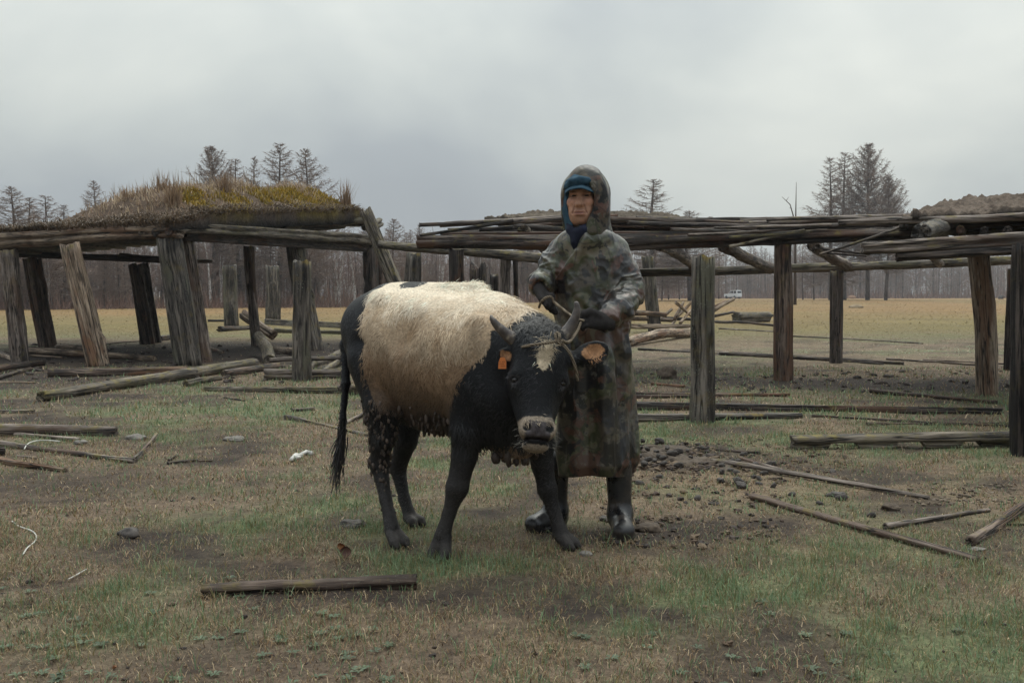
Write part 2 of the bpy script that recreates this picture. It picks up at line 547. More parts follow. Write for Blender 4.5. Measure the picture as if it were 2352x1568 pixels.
# ------------------------------------------------------------------ logs, posts and planks
def log_mesh(name, L, r0, r1, seed=0, seg=None, rings=None, crack=1.0, bow=0.02, rough=1.0, rag=0.35, flat=(1, 1), square=0.0, split=0.0, holes=()):
    rs = np.random.default_rng(seed + 100)
    if seg is None: seg = 32 if max(r0, r1) > .07 else 20
    if rings is None: rings = int(np.clip(L / max(r0, r1) * 1.2, 10, 36))
    th = np.linspace(0, 2 * math.pi, seg, endpoint=False)
    t = np.linspace(0, 1, rings)
    T, A = np.meshgrid(t, th, indexing='ij')
    ca, sa = np.cos(A), np.sin(A)
    base = r0 + (r1 - r0) * T
    rm = 0.5 * (r0 + r1)
    z = T * L
    s = 1 + rough * (0.15 * fbm(ca * 0.8 + seed * 3.1, sa * 0.8, z / (rm * 5), seed, 3) + 0.11 * fbm(ca * 2.2 + 9, sa * 2.2 + seed, z / (rm * 15), seed + 5, 3) + 0.05 * fbm(ca * 5 + 9, sa * 5 + seed, z / (rm * 22), seed + 8, 2))
    for q in range(rs.integers(2, 6)):       # knots
        kt, ka = rs.random(), rs.random() * 6.28
        dd = ((A - ka + math.pi) % (2 * math.pi) - math.pi)
        s += rough * rs.uniform(-.12, .2) * np.exp(-(dd / 0.35) ** 2 - ((z - kt * L) / (rm * 0.6)) ** 2)
    if square:
        p = 2 + 6 * square
        s = s / (np.abs(ca) ** p + np.abs(sa) ** p) ** (1 / p) * (1 - 0.06 * square)
    for q in range(rs.integers(2, 4)):       # drying cracks
        a0 = rs.random() * 6.28
        ac = a0 + 0.35 * vnoise(z / (rm * 9) + q * 7, seed * 1.3 + 0 * z) 
        dd = ((A - ac + math.pi) % (2 * math.pi) - math.pi)
        w = rs.uniform(.09, .17)
        on = sstep(0.25, 0.6, vnoise(z / (rm * 12) + 31 * q, 5.5 + seed + 0 * z) * 0.5 + 0.75)
        s -= crack * rs.uniform(0.25, 0.55) * np.exp(-(dd / w) ** 2) * on
    for q in range(rs.integers(1, 4)):       # hewn or split-off faces
        a0, pl = rs.random() * 6.28, rs.uniform(.74, .93)
        dd = np.abs((A - a0 + math.pi) % (2 * math.pi) - math.pi)
        z0_, z1_ = sorted((rs.uniform(-.3, 1.3), rs.uniform(-.3, 1.3)))
        zn = T + .10 * fbm(ca * 2 + q, sa * 2, z / (rm * 3), seed + 11, 3)
        lim = pl / np.maximum(np.cos(np.minimum(dd, 1.45)), .1) + .035 * fbm(ca * 3, sa * 3 + q, z / (rm * 6), seed + 13, 3)
        s = np.where((zn > z0_) & (zn < z1_), np.minimum(s, lim), s)
    R = base * s
    X = R * ca * flat[0]; Y = R * sa * flat[1]
    if split:                                 # half log: flat upper face
        Y = np.where(Y > 0, Y * (1 - split), Y)
    for (hz0, hz1, depth) in holes:           # notches cut up from below
        m = sstep(hz0 - 0.03, hz0, z) * (1 - sstep(hz1, hz1 + 0.03, z)) * (Y < 0)
        Y = Y * (1 - m * depth)
    bx, by = rs.normal(0, bow * L * 0.35, 2)
    X = X + bx * np.sin(math.pi * T) + 0.25 * rm * vnoise(z / (rm * 8), seed + 0.5 + 0 * z)
    Y = Y + by * np.sin(math.pi * T) * 0.5
    # broken, uneven ends
    Z = z.copy()
    for end, sgn in ((0, 1), (1, -1)):
        e = rag * rm * (fbm(ca * 2.2 + seed, sa * 2.2, end * 9.0 + 0 * z, seed + 3, 3) + 0.2)
        wgt = (1 - T) if end == 0 else T
        Z += sgn * e * np.clip(wgt * 3 - 2, 0, 1)
    V = np.stack([X, Y, Z], -1).reshape(-1, 3)
    i = np.arange(rings - 1)[:, None] * seg; j = np.arange(seg)[None]; k = (j + 1) % seg
    Q = [np.stack([i + j, i + k, i + seg + k, i + seg + j], -1).reshape(-1, 4)]
    extra = []; tris = []
    n = len(V)
    for end in (0, 1):
        ring = V[:seg] if end == 0 else V[(rings - 1) * seg: rings * seg]
        c = ring.mean(0)
        inn = c + (ring - c) * 0.55
        inn[:, 2] += (1 if end == 0 else -1) * rm * 0.12 * (0.4 + rs.random(seg))
        cc = inn.mean(0); cc[2] += (1 if end == 0 else -1) * rm * 0.15
        b = n + len(extra) and n + sum(len(x) for x in extra)
        extra.append(np.vstack([inn, cc[None]]))
        o0 = 0 if end == 0 else (rings - 1) * seg
        jj = np.arange(seg); kk = (jj + 1) % seg
        q = np.stack([o0 + kk, o0 + jj, b + jj, b + kk], 1)
        tr = np.stack([b + kk, b + jj, np.full(seg, b + seg)], 1)
        if end == 1: q = q[:, ::-1]; tr = tr[:, ::-1]
        Q.append(q); tris.append(tr)
    V = np.vstack([V] + extra)
    return new_mesh(name, V, [np.vstack(Q), np.vstack(tris)], True)

def axis_matrix(p0, p1, roll=0.0):
    z = np.asarray(p1, float) - np.asarray(p0, float); L = np.linalg.norm(z); z = z / L
    up = np.array([0, 0, 1.0]) if abs(z[2]) < 0.9 else np.array([0, 1.0, 0])
    x = np.cross(up, z); x /= np.linalg.norm(x)
    y = np.cross(z, x)
    if roll:
        c, s = math.cos(roll), math.sin(roll)
        x, y = c * x + s * y, -s * x + c * y
    M = Matrix.Identity(4)
    for i in range(3):
        M[i][0], M[i][1], M[i][2], M[i][3] = float(x[i]), float(y[i]), float(z[i]), float(p0[i])
    return M, L

_seed = [0]
def make_log(name, p0, p1, r0, r1, mat='grey', parent=None, roll=None, **kw):
    _seed[0] += 1
    sd_ = kw.pop('seed', _seed[0])
    if roll is None: roll = 0.0 if ('split' in kw or 'square' in kw or 'holes' in kw) else (sd_ * 1.7) % 6.28
    M, L = axis_matrix(p0, p1, roll)
    me = log_mesh(name, L, r0, r1, sd_, **kw)
    return link(name, me, WOOD[mat] if isinstance(mat, str) else mat, parent, M)

def pole(name, a, b, w0, w1, d0, d1, mat, parent=None, **kw):
    """log between picture points a and b at depths d0, d1; widths in picture pixels"""
    return make_log(name, at(a[0], a[1], d0), at(b[0], b[1], d1), w0 / 2 / F * d0, w1 / 2 / F * d1, mat, parent, **kw)

def post(name, top, base, wt, wb, mat, parent=None, d=None, sink=0.12, **kw):
    if d is None:
        g = gp(*base)
    else:
        g = at(base[0], base[1], d); g[2] = float(ground_z(g[0], g[1]))
    dd = g[1]
    tp = at(top[0], top[1], dd)
    u = (tp - g) / np.linalg.norm(tp - g)
    kw.setdefault('bow', 0.014); kw.setdefault('rough', 1.35); kw.setdefault('crack', 1.2)
    return make_log(name, g - u * sink, tp, wb / 2 / F * dd, wt / 2 / F * dd, mat, parent, **kw)

def lying(name, a, b, w0, w1, mat, label, cat='log', lift=(0, 0), group=None, sink=0.12, **kw):
    """log on the ground; a and b are where its underside meets the ground"""
    p0, p1 = gp(*a), gp(*b)
    r0, r1 = w0 / 2 / F * p0[1], w1 / 2 / F * p1[1]
    fy = kw.get('flat', (1, 1))[1]
    p0[2] += r0 * fy * (1 - sink) + lift[0]; p1[2] += r1 * fy * (1 - sink) + lift[1]
    o = make_log(name, p0, p1, r0, r1, mat, None, **kw)
    return tag(o, label, cat, group)
# ================================================================== ground
def blob(x, y, px, py, rx, ry, p=2.0):
    g = gp(px, py)
    return np.exp(-(((x - g[0]) / rx) ** 2 + ((y - g[1]) / ry) ** 2) ** (p / 2))

def masks(x, y):
    """green, mud, straw amounts 0..1 of the ground at x, y"""
    wob = 0.5 * fbm(x * 0.9, y * 0.9, 0, 21, 4)
    big = fbm(x * 0.35 + 5, y * 0.35, 0, 31, 4)
    fine = fbm(x * 2.2, y * 2.2, 0, 41, 4)
    green = sstep(-0.25, 0.45, big * 0.9 + fine * 0.9)
    for (px, py, rx, ry, a) in ((560, 1225, 0.45, 0.35, .55), (735, 1155, 0.3, 0.5, .6), (420, 935, 1.6, 0.9, .5), (1650, 1000, 1.2, .5, .35), (300, 1440, .5, .3, .4),
                                (1900, 1440, .8, .4, .3), (1520, 975, .7, .6, .45), (640, 925, 2.0, .5, .35)):
        green = green + a * blob(x, y, px, py, rx, ry)
    mud = 0.0
    for (px, py, rx, ry, a) in ((330, 818, 5.2, 2.6, 1.35), (80, 870, 2.2, 1.7, 1.1), (700, 790, 3.0, 3.2, 1.0), (1560, 850, 1.6, .8, .7), (1880, 880, 2.8, .75, .95), (2200, 890, 2.3, 1.0, .95),
                                (130, 1115, .9, .55, .75), (1530, 1220, .5, .25, .6), (640, 1530, .5, .2, .5), (1190, 1230, .5, .3, .5), (1760, 1190, .35, .2, .5)):
        mud = mud + a * blob(x, y, px, py, rx, ry)
    mud = mud + 0.75 * sstep(0.12, 0.42, fbm(x * 1.3 + 40, y * 1.3, 0, 51, 4)) + 0.45 * sstep(0.08, 0.4, fbm(x * 4.5, y * 4.5, 0, 61, 3))
    far = sstep(23, 31, y)
    mud = np.clip(mud + wob * 0.4 * (mud > 0.15), 0, 1) * (1 - far)
    straw = 0.0
    for (px, py, rx, ry, a) in ((1640, 1100, 1.0, .9, .8), (1700, 1250, .8, .5, .5), (2180, 1130, .7, .3, .6), (2250, 1230, .9, .8, .35), (1850, 985, .5, .3, .9), (1650, 790, 3.5, 3.0, .8), (2050, 830, 3.5, 2.0, .6), (560, 860, 1.3, .5, .6)):
        straw = straw + a * blob(x, y, px, py, rx, ry)
    straw = np.clip(straw, 0, 1)
    green = np.clip(green * (1 - 0.85 * mud) * (1 - 0.55 * straw), 0, 1)
    return green, mud, straw

def field_mix(x, y):
    """0..1 tawny share of the far field"""
    band = .15 + sstep(30, 75, y) * 0.75 + 0.5 * fbm(x * 0.09, y * 0.045, 0, 71, 4)
    return np.clip(band, 0, 1)

SOIL = np.array([0.027, 0.019, 0.016]); LITTER = np.array([0.165, 0.118, 0.080]); GREENG = np.array([0.125, 0.142, 0.066])
STRAWC = np.array([0.205, 0.150, 0.088]); TAWNY = np.array([0.232, 0.140, 0.054]); MEADOW = np.array([0.150, 0.130, 0.048])

def ground_colour(x, y):
    g, m, s = masks(x, y)
    c = LITTER[None] * np.ones((len(x), 3))
    c = c + (GREENG - c) * (0.85 * g)[:, None]
    c = c + (STRAWC - c) * (0.55 * s)[:, None]
    c = c + (SOIL - c) * (0.92 * m)[:, None]
    f = sstep(22, 36, y)[:, None]
    t = field_mix(x, y)[:, None]
    fc = MEADOW + (TAWNY - MEADOW) * t
    fc = fc * (1 + 0.22 * fbm(x * 0.5, y * 0.25, 0, 81, 4))[:, None]
    return np.clip(c + (fc - c) * f, 0.01, 1)

def spaced(a, b, h0, grow):
    out = [a]; h = h0
    while out[-1] < b:
        out.append(out[-1] + h); h *= grow
    return np.array(out)
ys = np.concatenate([-spaced(0, 60, 0.2, 1.25)[::-1][:-1], spaced(0, 2.2, 0.12, 1.0)[:-1], spaced(2.2, 1800, 0.032, 1.020)])
xh = spaced(0, 1500, 0.048, 1.033)
xs = np.concatenate([-xh[::-1][:-1], xh])
GX, GY = np.meshgrid(xs, ys, indexing='ij')
gx, gy = GX.ravel(), GY.ravel()
gzv = ground_z(gx, gy)
mm = masks(gx, gy)
clod = fbm(gx * 9, gy * 9, 0, 91, 3)
gzv = gzv + (0.010 * clod * (0.4 + mm[1]) + 0.012 * mm[2] * fbm(gx * 14, gy * 14, 0, 95, 2)) * (1 - sstep(9, 20, gy)) * sstep(1.5, 2.5, gy)
nX, nY = GX.shape
ii = np.arange(nX - 1)[:, None] * nY + np.arange(nY - 1)[None]
Qg = np.stack([ii, ii + nY, ii + nY + 1, ii + 1], -1).reshape(-1, 4)
me = new_mesh('ground', np.stack([gx, gy, gzv], 1), [Qg], True, ground_colour(gx, gy))
M = Mat('trampled_turf')
o = M.coord('Object')
c = M.attr()
n1_ = M.noise(o, 38, 5, 0.7)
n2_ = M.noise(o, 9, 4, 0.6)
n3_ = M.noise(o, 120, 3, 0.6)
c = M.mix(1.0, c, M.ramp(n1_, (0.30, 0.45), (0.5, 0.95), (0.72, 1.5)), 'MULTIPLY')
c = M.mix(1.0, c, M.ramp(n2_, (0.3, 0.72), (0.7, 1.25)), 'MULTIPLY')
c = M.mix(M.ramp(n3_, (0.60, 0.0), (0.68, 0.35)), c, (0.20, 0.16, 0.11))
h = M.math('ADD', M.math('MULTIPLY', n1_, 0.8), M.math('MULTIPLY', n3_, 0.4))
M.set(c, 0.85, M.bump(h, 0.7, 0.03), 0.2)
ground = link('ground', me, M.m)
ground['kind'] = 'structure'

# ------------------------------------------------------------------ grass
def leaf_mat(name, rough=0.55, trans=0.25):
    M = Mat(name)
    c = M.attr()
    M.set(c, rough, None, 0.3)
    if trans:
        tr = M.n('ShaderNodeBsdfTranslucent'); M.l(c, tr.inputs[0])
        mxs = M.n('ShaderNodeMixShader'); mxs.inputs[0].default_value = trans
        out = M.N['Material Output']
        M.l(M.b.outputs[0], mxs.inputs[1]); M.l(tr.outputs[0], mxs.inputs[2]); M.l(mxs.outputs[0], out.inputs['Surface'])
    return M.m
GRASS_MAT = leaf_mat('grass_blades', .42, .25)

def blades(P, h, w, lean, az, col, tri_only=False, curl=0.2):
    """P base points; lean 0 upright .. 1 lying"""
    n = len(P)
    d = np.stack([np.cos(az), np.sin(az), np.zeros(n)], 1)
    fa = az + math.pi / 2 + RNG.normal(0, 0.6, n)
    s = np.stack([np.cos(fa), np.sin(fa), np.zeros(n)], 1) * (w * 0.5)[:, None]
    up = np.array([0, 0, 1.0])
    l1 = lean[:, None]; hh = h[:, None]
    mid = P + hh * 0.55 * (d * l1 * 0.7 + up * np.sqrt(np.clip(1 - (l1 * 0.7) ** 2, 0.01, 1)))
    l2 = np.clip(l1 * (1 + curl), 0, 1.25)
    tip = mid + hh * 0.45 * (d * np.clip(l2, 0, 1) + up * np.clip(np.sqrt(np.clip(1 - np.clip(l2, 0, 1) ** 2, 0, 1)) - np.clip(l2 - 1, 0, 1), -0.5, 1))
    if tri_only:
        V = np.stack([P - s, P + s, tip], 1).reshape(-1, 3)
        T = np.arange(3 * n).reshape(n, 3)
        return V, T, None, np.repeat(col, 3, 0)
    V = np.stack([P - s, P + s, mid + s * 0.75, mid - s * 0.75, tip], 1).reshape(-1, 3)
    b = np.arange(n)[:, None] * 5
    Q = b + np.array([[0, 1, 2, 3]]); T = b + np.array([[3, 2, 4]])
    return V, T, Q, np.repeat(col, 5, 0)

GREEN_A = np.array([0.100, 0.165, 0.078]); GREEN_B = np.array([0.200, 0.260, 0.140]); OLIVE = np.array([0.215, 0.180, 0.078])
STRAW_A = np.array([0.400, 0.300, 0.185]); STRAW_B = np.array([0.245, 0.160, 0.085]); DEAD = np.array([0.100, 0.064, 0.042])

def grass_band(B, y0, y1, n, hmin, hmax, w, tri_only=False, side=0.68, margin=0.9):
    y = np.sqrt(RNG.random(n) * (y1 ** 2 - y0 ** 2) + y0 ** 2)
    x = (RNG.random(n) * 2 - 1) * (y * side + margin)
    # clumping
    cl_ = vnoise(x * 7, y * 7, 0, 5) * 0.5 + 0.5
    g, m, s = masks(x, y)
    keep = RNG.random(n) < np.clip(0.30 + 0.75 * cl_, 0, 1) * (1 - 0.80 * m)
    x, y, g, m, s, cl_ = (a[keep] for a in (x, y, g, m, s, cl_)); n = len(x)
    isg = RNG.random(n) < np.clip(0.24 + 0.70 * g * (0.35 + 0.9 * cl_), 0, 0.9)
    r = RNG.random((n, 1)); r2 = RNG.random(n)
    green = GREEN_A + (GREEN_B - GREEN_A) * r
    green = np.where((r2 < 0.3)[:, None], OLIVE * (0.7 + 0.5 * r), green)
    dry = np.where((r2 < 0.30)[:, None], STRAW_A, np.where((r2 < 0.72)[:, None], STRAW_B, DEAD)) * (0.65 + 0.6 * r)
    col = np.where(isg[:, None], green, dry)
    col = col * np.where(RNG.random((n, 1)) < .16, 1.55, 1.0)
    f = sstep(18, 32, y)[:, None]
    t = field_mix(x, y)[:, None]
    col = col * (1 - f) + f * (MEADOW + (TAWNY - MEADOW) * t) * (0.88 + 0.3 * r)
    h = hmin + (hmax - hmin) * RNG.random(n) ** 1.7
    h = h * np.where(isg, 1.0, 0.8) * (0.55 + 0.7 * cl_) * np.where(s > 0.4, 0.7, 1)
    far_ = y > 16
    lean = np.where(isg & ~far_, np.clip(RNG.normal(0.55, 0.25, n), 0.05, 1), np.where(far_, RNG.uniform(.95, 1.1, n), np.clip(RNG.normal(0.88, 0.2, n), 0.2, 1.15)))
    P = np.stack([x, y, ground_z(x, y) + 0.002], 1)
    V, T, Q, C = blades(P, h, w * (0.6 + 0.8 * RNG.random(n)), lean, RNG.random(n) * 6.283, col, tri_only)
    B.add(V, T, Q, C)

B = Build()
grass_band(B, 2.3, 5.0, 250000, 0.018, 0.070, 0.0027)
grass_band(B, 5.0, 9.0, 180000, 0.018, 0.062, 0.0046)
grass_band(B, 9.0, 16.0, 120000, 0.025, 0.10, 0.011, True)
grass_band(B, 16.0, 40.0, 100000, 0.03, 0.09, 0.022, True)
grass_band(B, 40.0, 150.0, 70000, 0.10, 0.22, 0.06, True)
o_ = link('short_grass', B.mesh('short_grass', False), GRASS_MAT)
o_['kind'] = 'stuff'; o_['label'] = 'short sparse green and straw-coloured grass of the trampled pasture'; o_['category'] = 'grass'

# broad-leaved rosettes near the camera
B = Build()
for _ in range(120):
    if _ % 3:
        px, py = RNG.uniform(-50, 900), RNG.uniform(1330, 1640)
    else:
        px, py = RNG.uniform(1250, 2400), RNG.uniform(1380, 1640)
    p = gp(px, py); nl = RNG.integers(5, 9); a0 = RNG.random() * 6.28
    az = a0 + np.arange(nl) * 6.283 / nl + RNG.normal(0, 0.2, nl)
    L = RNG.uniform(0.018, 0.034, nl)
    d = np.stack([np.cos(az), np.sin(az), np.full(nl, 0.35)], 1)
    s = np.stack([-np.sin(az), np.cos(az), np.zeros(nl)], 1)
    P = p[None] + np.zeros((nl, 3)); P[:, 2] += 0.006
    mid = P + d * (L * 0.6)[:, None]; tip = P + d * L[:, None] * np.array([1, 1, 0.5])
    w = (L * 0.22)[:, None]
    V = np.stack([P, mid - s * w, tip, mid + s * w], 1).reshape(-1, 3)
    colr = np.repeat((np.array([0.12, 0.16, 0.095]) * RNG.uniform(0.7, 1.15))[None], nl * 4, 0)
    B.add(V, None, np.arange(4 * nl).reshape(nl, 4), colr)
o_ = link('rosette_weeds', B.mesh('rosette_weeds', False), GRASS_MAT)
o_['kind'] = 'stuff'; o_['label'] = 'tiny grey-green leafy weeds low in the foreground turf'; o_['category'] = 'weeds'

# crumbled straw and dung litter as loose clods
B = Build()
def clods(n, px0, px1, py0, py1, rmin, rmax, cols):
    for k in range(n):
        p = gp(RNG.uniform(px0, px1), RNG.uniform(py0, py1))
        r = rmin + (rmax - rmin) * RNG.random() ** 2
        B.ellipsoid(p + np.array([0, 0, r * 0.25]), (r * RNG.uniform(.8, 1.5), r * RNG.uniform(.8, 1.4), r * .6), rotz(RNG.random() * 6.28), 6, 3, 1.1, int(k), np.array(cols[RNG.integers(len(cols))]) * RNG.uniform(.7, 1.2))
BR = [(0.085, 0.055, 0.035), (0.06, 0.040, 0.029), (0.135, 0.095, 0.060)]
DK = [(0.035, 0.026, 0.022), (0.05, 0.036, 0.029)]
clods(420, 1440, 1640, 1022, 1080, .010, .034, BR + DK)
clods(380, 1450, 1980, 1010, 1110, .006, .022, BR)
clods(300, 1380, 1800, 1090, 1260, .006, .022, BR + DK)
clods(160, 2090, 2330, 1110, 1160, .006, .016, [(0.15, 0.115, 0.08), (0.12, 0.09, 0.065)])
clods(220, -100, 2400, 1000, 1600, .004, .014, DK + BR)
clods(200, 60, 780, 790, 880, .02, .06, DK)
clods(140, 1480, 2330, 850, 905, .015, .045, DK)
o_ = link('dung_crumbs', B.mesh('dung_crumbs', False), leaf_mat('crumbled_dung', 0.8, 0))
o_['kind'] = 'stuff'; o_['label'] = 'loose brown crumbs of dung, soil and straw strewn over the turf'; o_['category'] = 'litter'

# ================================================================== trees
BARK = {}
def bark(name, c1, c2, scale):
    M = Mat(name); o = M.coord('Object', scale)
    c = M.ramp(M.noise(o, 6, 4, 0.6), (0.4, c1), (0.62, c2))
    return M.set(c, 0.85, None, 0.1)
BARK['larch'] = bark('larch_bark', (0.070, 0.056, 0.050), (0.135, 0.105, 0.088), (1, 1, .4))
BARK['twig'] = bark('bare_larch_twigs', (0.165, 0.122, 0.098), (0.285, 0.215, 0.172), (1, 1, 1))
BARK['birch'] = bark('birch_bark', (0.22, 0.20, 0.185), (0.58, 0.55, 0.52), (1, 1, .5))
BARK['birch_twig'] = bark('birch_twigs', (0.160, 0.108, 0.090), (0.270, 0.190, 0.160), (1, 1, 1))

def larch(seed, H=15.0, spread=2.6, dens=1.0, bare=0.22, lean=0.0, up=0.12, tw=1.0):
    r = np.random.default_rng(seed)
    t = np.linspace(0, 1, 12)
    wx, wy = 0.18 * vnoise(t * 3, seed + .3), 0.18 * vnoise(t * 3, seed + 7.3)
    TP = np.stack([wx + lean * t * t, wy, t * H], 1)
    tr = Build(); tr.tube(TP, 0.15 * H / 15 * (1 - t) ** 0.8 + 0.012, 7)
    cr = Build()
    n = int(95 * dens)
    for k in range(n):
        f = bare + (1 - bare) * (k + r.random()) / n
        f = min(f, 0.99)
        base = np.array([np.interp(f, t, TP[:, i]) for i in range(3)])
        prof = np.clip((1 - f) / (1 - bare), 0, 1) ** 0.75 * (0.55 + 0.45 * sstep(bare - .05, bare + .22, f))
        L = spread * prof * r.uniform(0.55, 1.15) + 0.12
        az = k * 2.39996 + r.normal(0, 0.4)
        el = r.normal(up, 0.14) + 0.35 * f
        d = np.array([math.cos(az) * math.cos(el), math.sin(az) * math.cos(el), math.sin(el)])
        m = 5
        s = np.linspace(0, 1, m)[:, None]
        P = base + d * L * s + np.array([0, 0, 1.0]) * (0.22 * L * s ** 2 - 0.16 * L * np.sin(math.pi * s))
        P[1:] += r.normal(0, 0.03 * L, (m - 1, 3))
        cr.tube(P, np.linspace(0.035, 0.008, m) * (0.4 + L / 3.2), 3, cap=False)
        nt = int((20 + 22 * L) * tw)
        q = r.uniform(0.12, 1, nt)
        A = np.stack([np.interp(q, s[:, 0], P[:, i]) for i in range(3)], 1)
        dv = d[None] * r.uniform(.2, 1, (nt, 1)) + r.normal(0, 0.62, (nt, 3)) * np.array([1, 1, .75])
        dv /= np.linalg.norm(dv, axis=1)[:, None]
        lt = r.uniform(.18, .62, nt) * (0.35 + 0.32 * L) * (1.1 - 0.5 * q)
        Bp = A + dv * lt[:, None]
        cr.ribbons(A, Bp, 0.026, 0.012)
        q2 = r.random(nt)[:, None]
        A2 = A + (Bp - A) * q2; B2 = A2 + (dv + r.normal(0, .7, (nt, 3))) * (lt * .45)[:, None]
        cr.ribbons(A2, B2, 0.020, 0.010)
    return tr.mesh('larch_trunk'), cr.mesh('larch_crown', False)

def birch(seed, H=9.0, stems=2):
    r = np.random.default_rng(seed)
    tr, cr = Build(), Build()
    for sidx in range(stems):
        lean = r.normal(0, 0.12, 2) * H * (0.6 if stems > 1 else 0.35)
        t = np.linspace(0, 1, 9)
        TP = np.stack([lean[0] * t ** 1.3 + .12 * vnoise(t * 3, seed + sidx), lean[1] * t ** 1.3 + .12 * vnoise(t * 3, seed + sidx + 4.4), t * H * r.uniform(.75, 1)], 1)
        tr.tube(TP, 0.115 * (1 - t) ** 0.7 + 0.014, 6)
        n = 26
        for k in range(n):
            f = 0.25 + 0.73 * (k + r.random()) / n
            base = np.array([np.interp(f, t, TP[:, i]) for i in range(3)])
            az = r.random() * 6.28; el = r.normal(0.95, 0.2)
            L = (1.25 - f) * H * 0.20 * r.uniform(.6, 1.2)
            d = np.array([math.cos(az) * math.cos(el), math.sin(az) * math.cos(el), math.sin(el)])
            s = np.linspace(0, 1, 4)[:, None]
            P = base + d * L * s + r.normal(0, .04 * L, (4, 3)) * s
            cr.tube(P, np.linspace(.020, .006, 4), 3, cap=False)
            nt = 16
            q = r.uniform(.2, 1, nt)
            A = np.stack([np.interp(q, s[:, 0], P[:, i]) for i in range(3)], 1)
            dv = d[None] * .8 + r.normal(0, .5, (nt, 3)); dv /= np.linalg.norm(dv, axis=1)[:, None]
            cr.ribbons(A, A + dv * (r.uniform(.25, .75, nt) * (0.4 + .3 * L))[:, None], .016, .007)
    return tr.mesh('birch_trunk'), cr.mesh('birch_crown', False)

LARCH = [larch(s, 15, sp, dn, b) for s, sp, dn, b in ((1, 3.0, 1.2, .12), (2, 3.4, 1.3, .16), (3, 2.6, 1.1, .1), (4, 3.8, 1.4, .2), (5, 3.0, 1.0, .1))]
LARCH_OPEN = [larch(s, 15, sp, dn, b, 0, .42, 1.6) for s, sp, dn, b in ((11, 4.4, 1.3, .22), (12, 4.4, 1.5, .25))]
BIRCH = [birch(s, 9, st) for s, st in ((21, 1), (22, 2), (23, 3), (24, 2))]
for t_, c_ in LARCH + LARCH_OPEN: t_.materials.append(BARK['larch']); c_.materials.append(BARK['twig'])
for t_, c_ in BIRCH: t_.materials.append(BARK['birch']); c_.materials.append(BARK['birch_twig'])

def plant(name, proto, x, y, s, rot, label, group=None, sxy=None):
    o = thing(name, label, 'tree', (x, y, float(ground_z(x, y)) - 0.05), group)
    o.scale = (sxy or s, sxy or s, s); o.rotation_euler = (0, 0, rot)
    for nm, me in zip(('trunk', 'crown'), proto):
        c = bpy.data.objects.new(nm, me); COL.objects.link(c); c.parent = o
    return o

def tall(px, ytop, d, proto, label, group=None, wide=1.0, name='larch_tree'):
    x = (px - CX) / F * d
    zt = float(at(px, ytop, d)[2]); H = zt - float(ground_z(x, d))
    plant(name, proto, x, d, H / 15.0, px * 0.37, label, group, H / 15.0 * wide)

tall(492, 336, 96, LARCH_OPEN[0], 'open gap-toothed bare larch behind the grassy crest of the turf roof', wide=1.32)
tall(550, 364, 100, LARCH[4], 'thin crooked bare larch between the open-branched larch and the small slim one', wide=1.68)
tall(587, 361, 104, LARCH[2], 'slim small bare larch in the middle of the five behind the grass-grown roof', wide=1.32)
tall(645, 328, 98, LARCH[1], 'tallest broad dense bare larch behind the grass-grown roof', wide=1.79)
tall(706, 342, 96, LARCH[3], 'dense bare larch close beside the tallest one behind the grass-grown roof', wide=1.50)
tall(38, 428, 80, LARCH[1], 'bushy bare larch beyond the low end of the grass-grown roof, taller of the bushy pair', wide=2.42)
tall(68, 452, 88, LARCH[0], 'bushy bare larch beyond the low end of the grass-grown roof, shorter of the bushy pair', wide=2.21)
tall(112, 448, 84, LARCH[4], 'bushy bare larch standing alone beside the bushy pair beyond the low roof end', wide=2.53)
tall(150, 470, 92, LARCH[2], 'thin pale bare larch beside the sloping end of the grass-grown roof', wide=2.31)
tall(225, 415, 110, LARCH[1], 'bare larch whose top just shows over the sloping turf of the grass-grown roof', wide=1.48)
tall(905, 502, 96, LARCH[3], 'small bare larch standing beyond the leaning mossy plank', wide=1.68)
tall(938, 533, 100, LARCH[0], 'low bare larch between the leaning plank and the pole-roofed shed', wide=2.09)
tall(1494, 410, 132, LARCH[0], 'regular conical bare larch showing over the low roof behind the man in the hood', wide=2.82)
tall(1580, 484, 130, LARCH[3], 'small spreading bare larch showing just over the pole roof beside the conical larch', wide=2.97)
tall(1903, 362, 142, LARCH[2], 'slim bare larch at the edge of the tall larch clump beyond the pole roof', wide=1.76)
tall(1938, 348, 146, LARCH[0], 'bare larch with a straight dark trunk inside the tall larch clump', wide=1.66)
tall(1990, 331, 144, LARCH_OPEN[1], 'tallest open-crowned bare larch of the clump beyond the pole roof', wide=1.38)
tall(2035, 405, 140, LARCH_OPEN[0], 'lower spreading bare larch at the edge of the tall clump towards the soil-covered roof', wide=1.38)

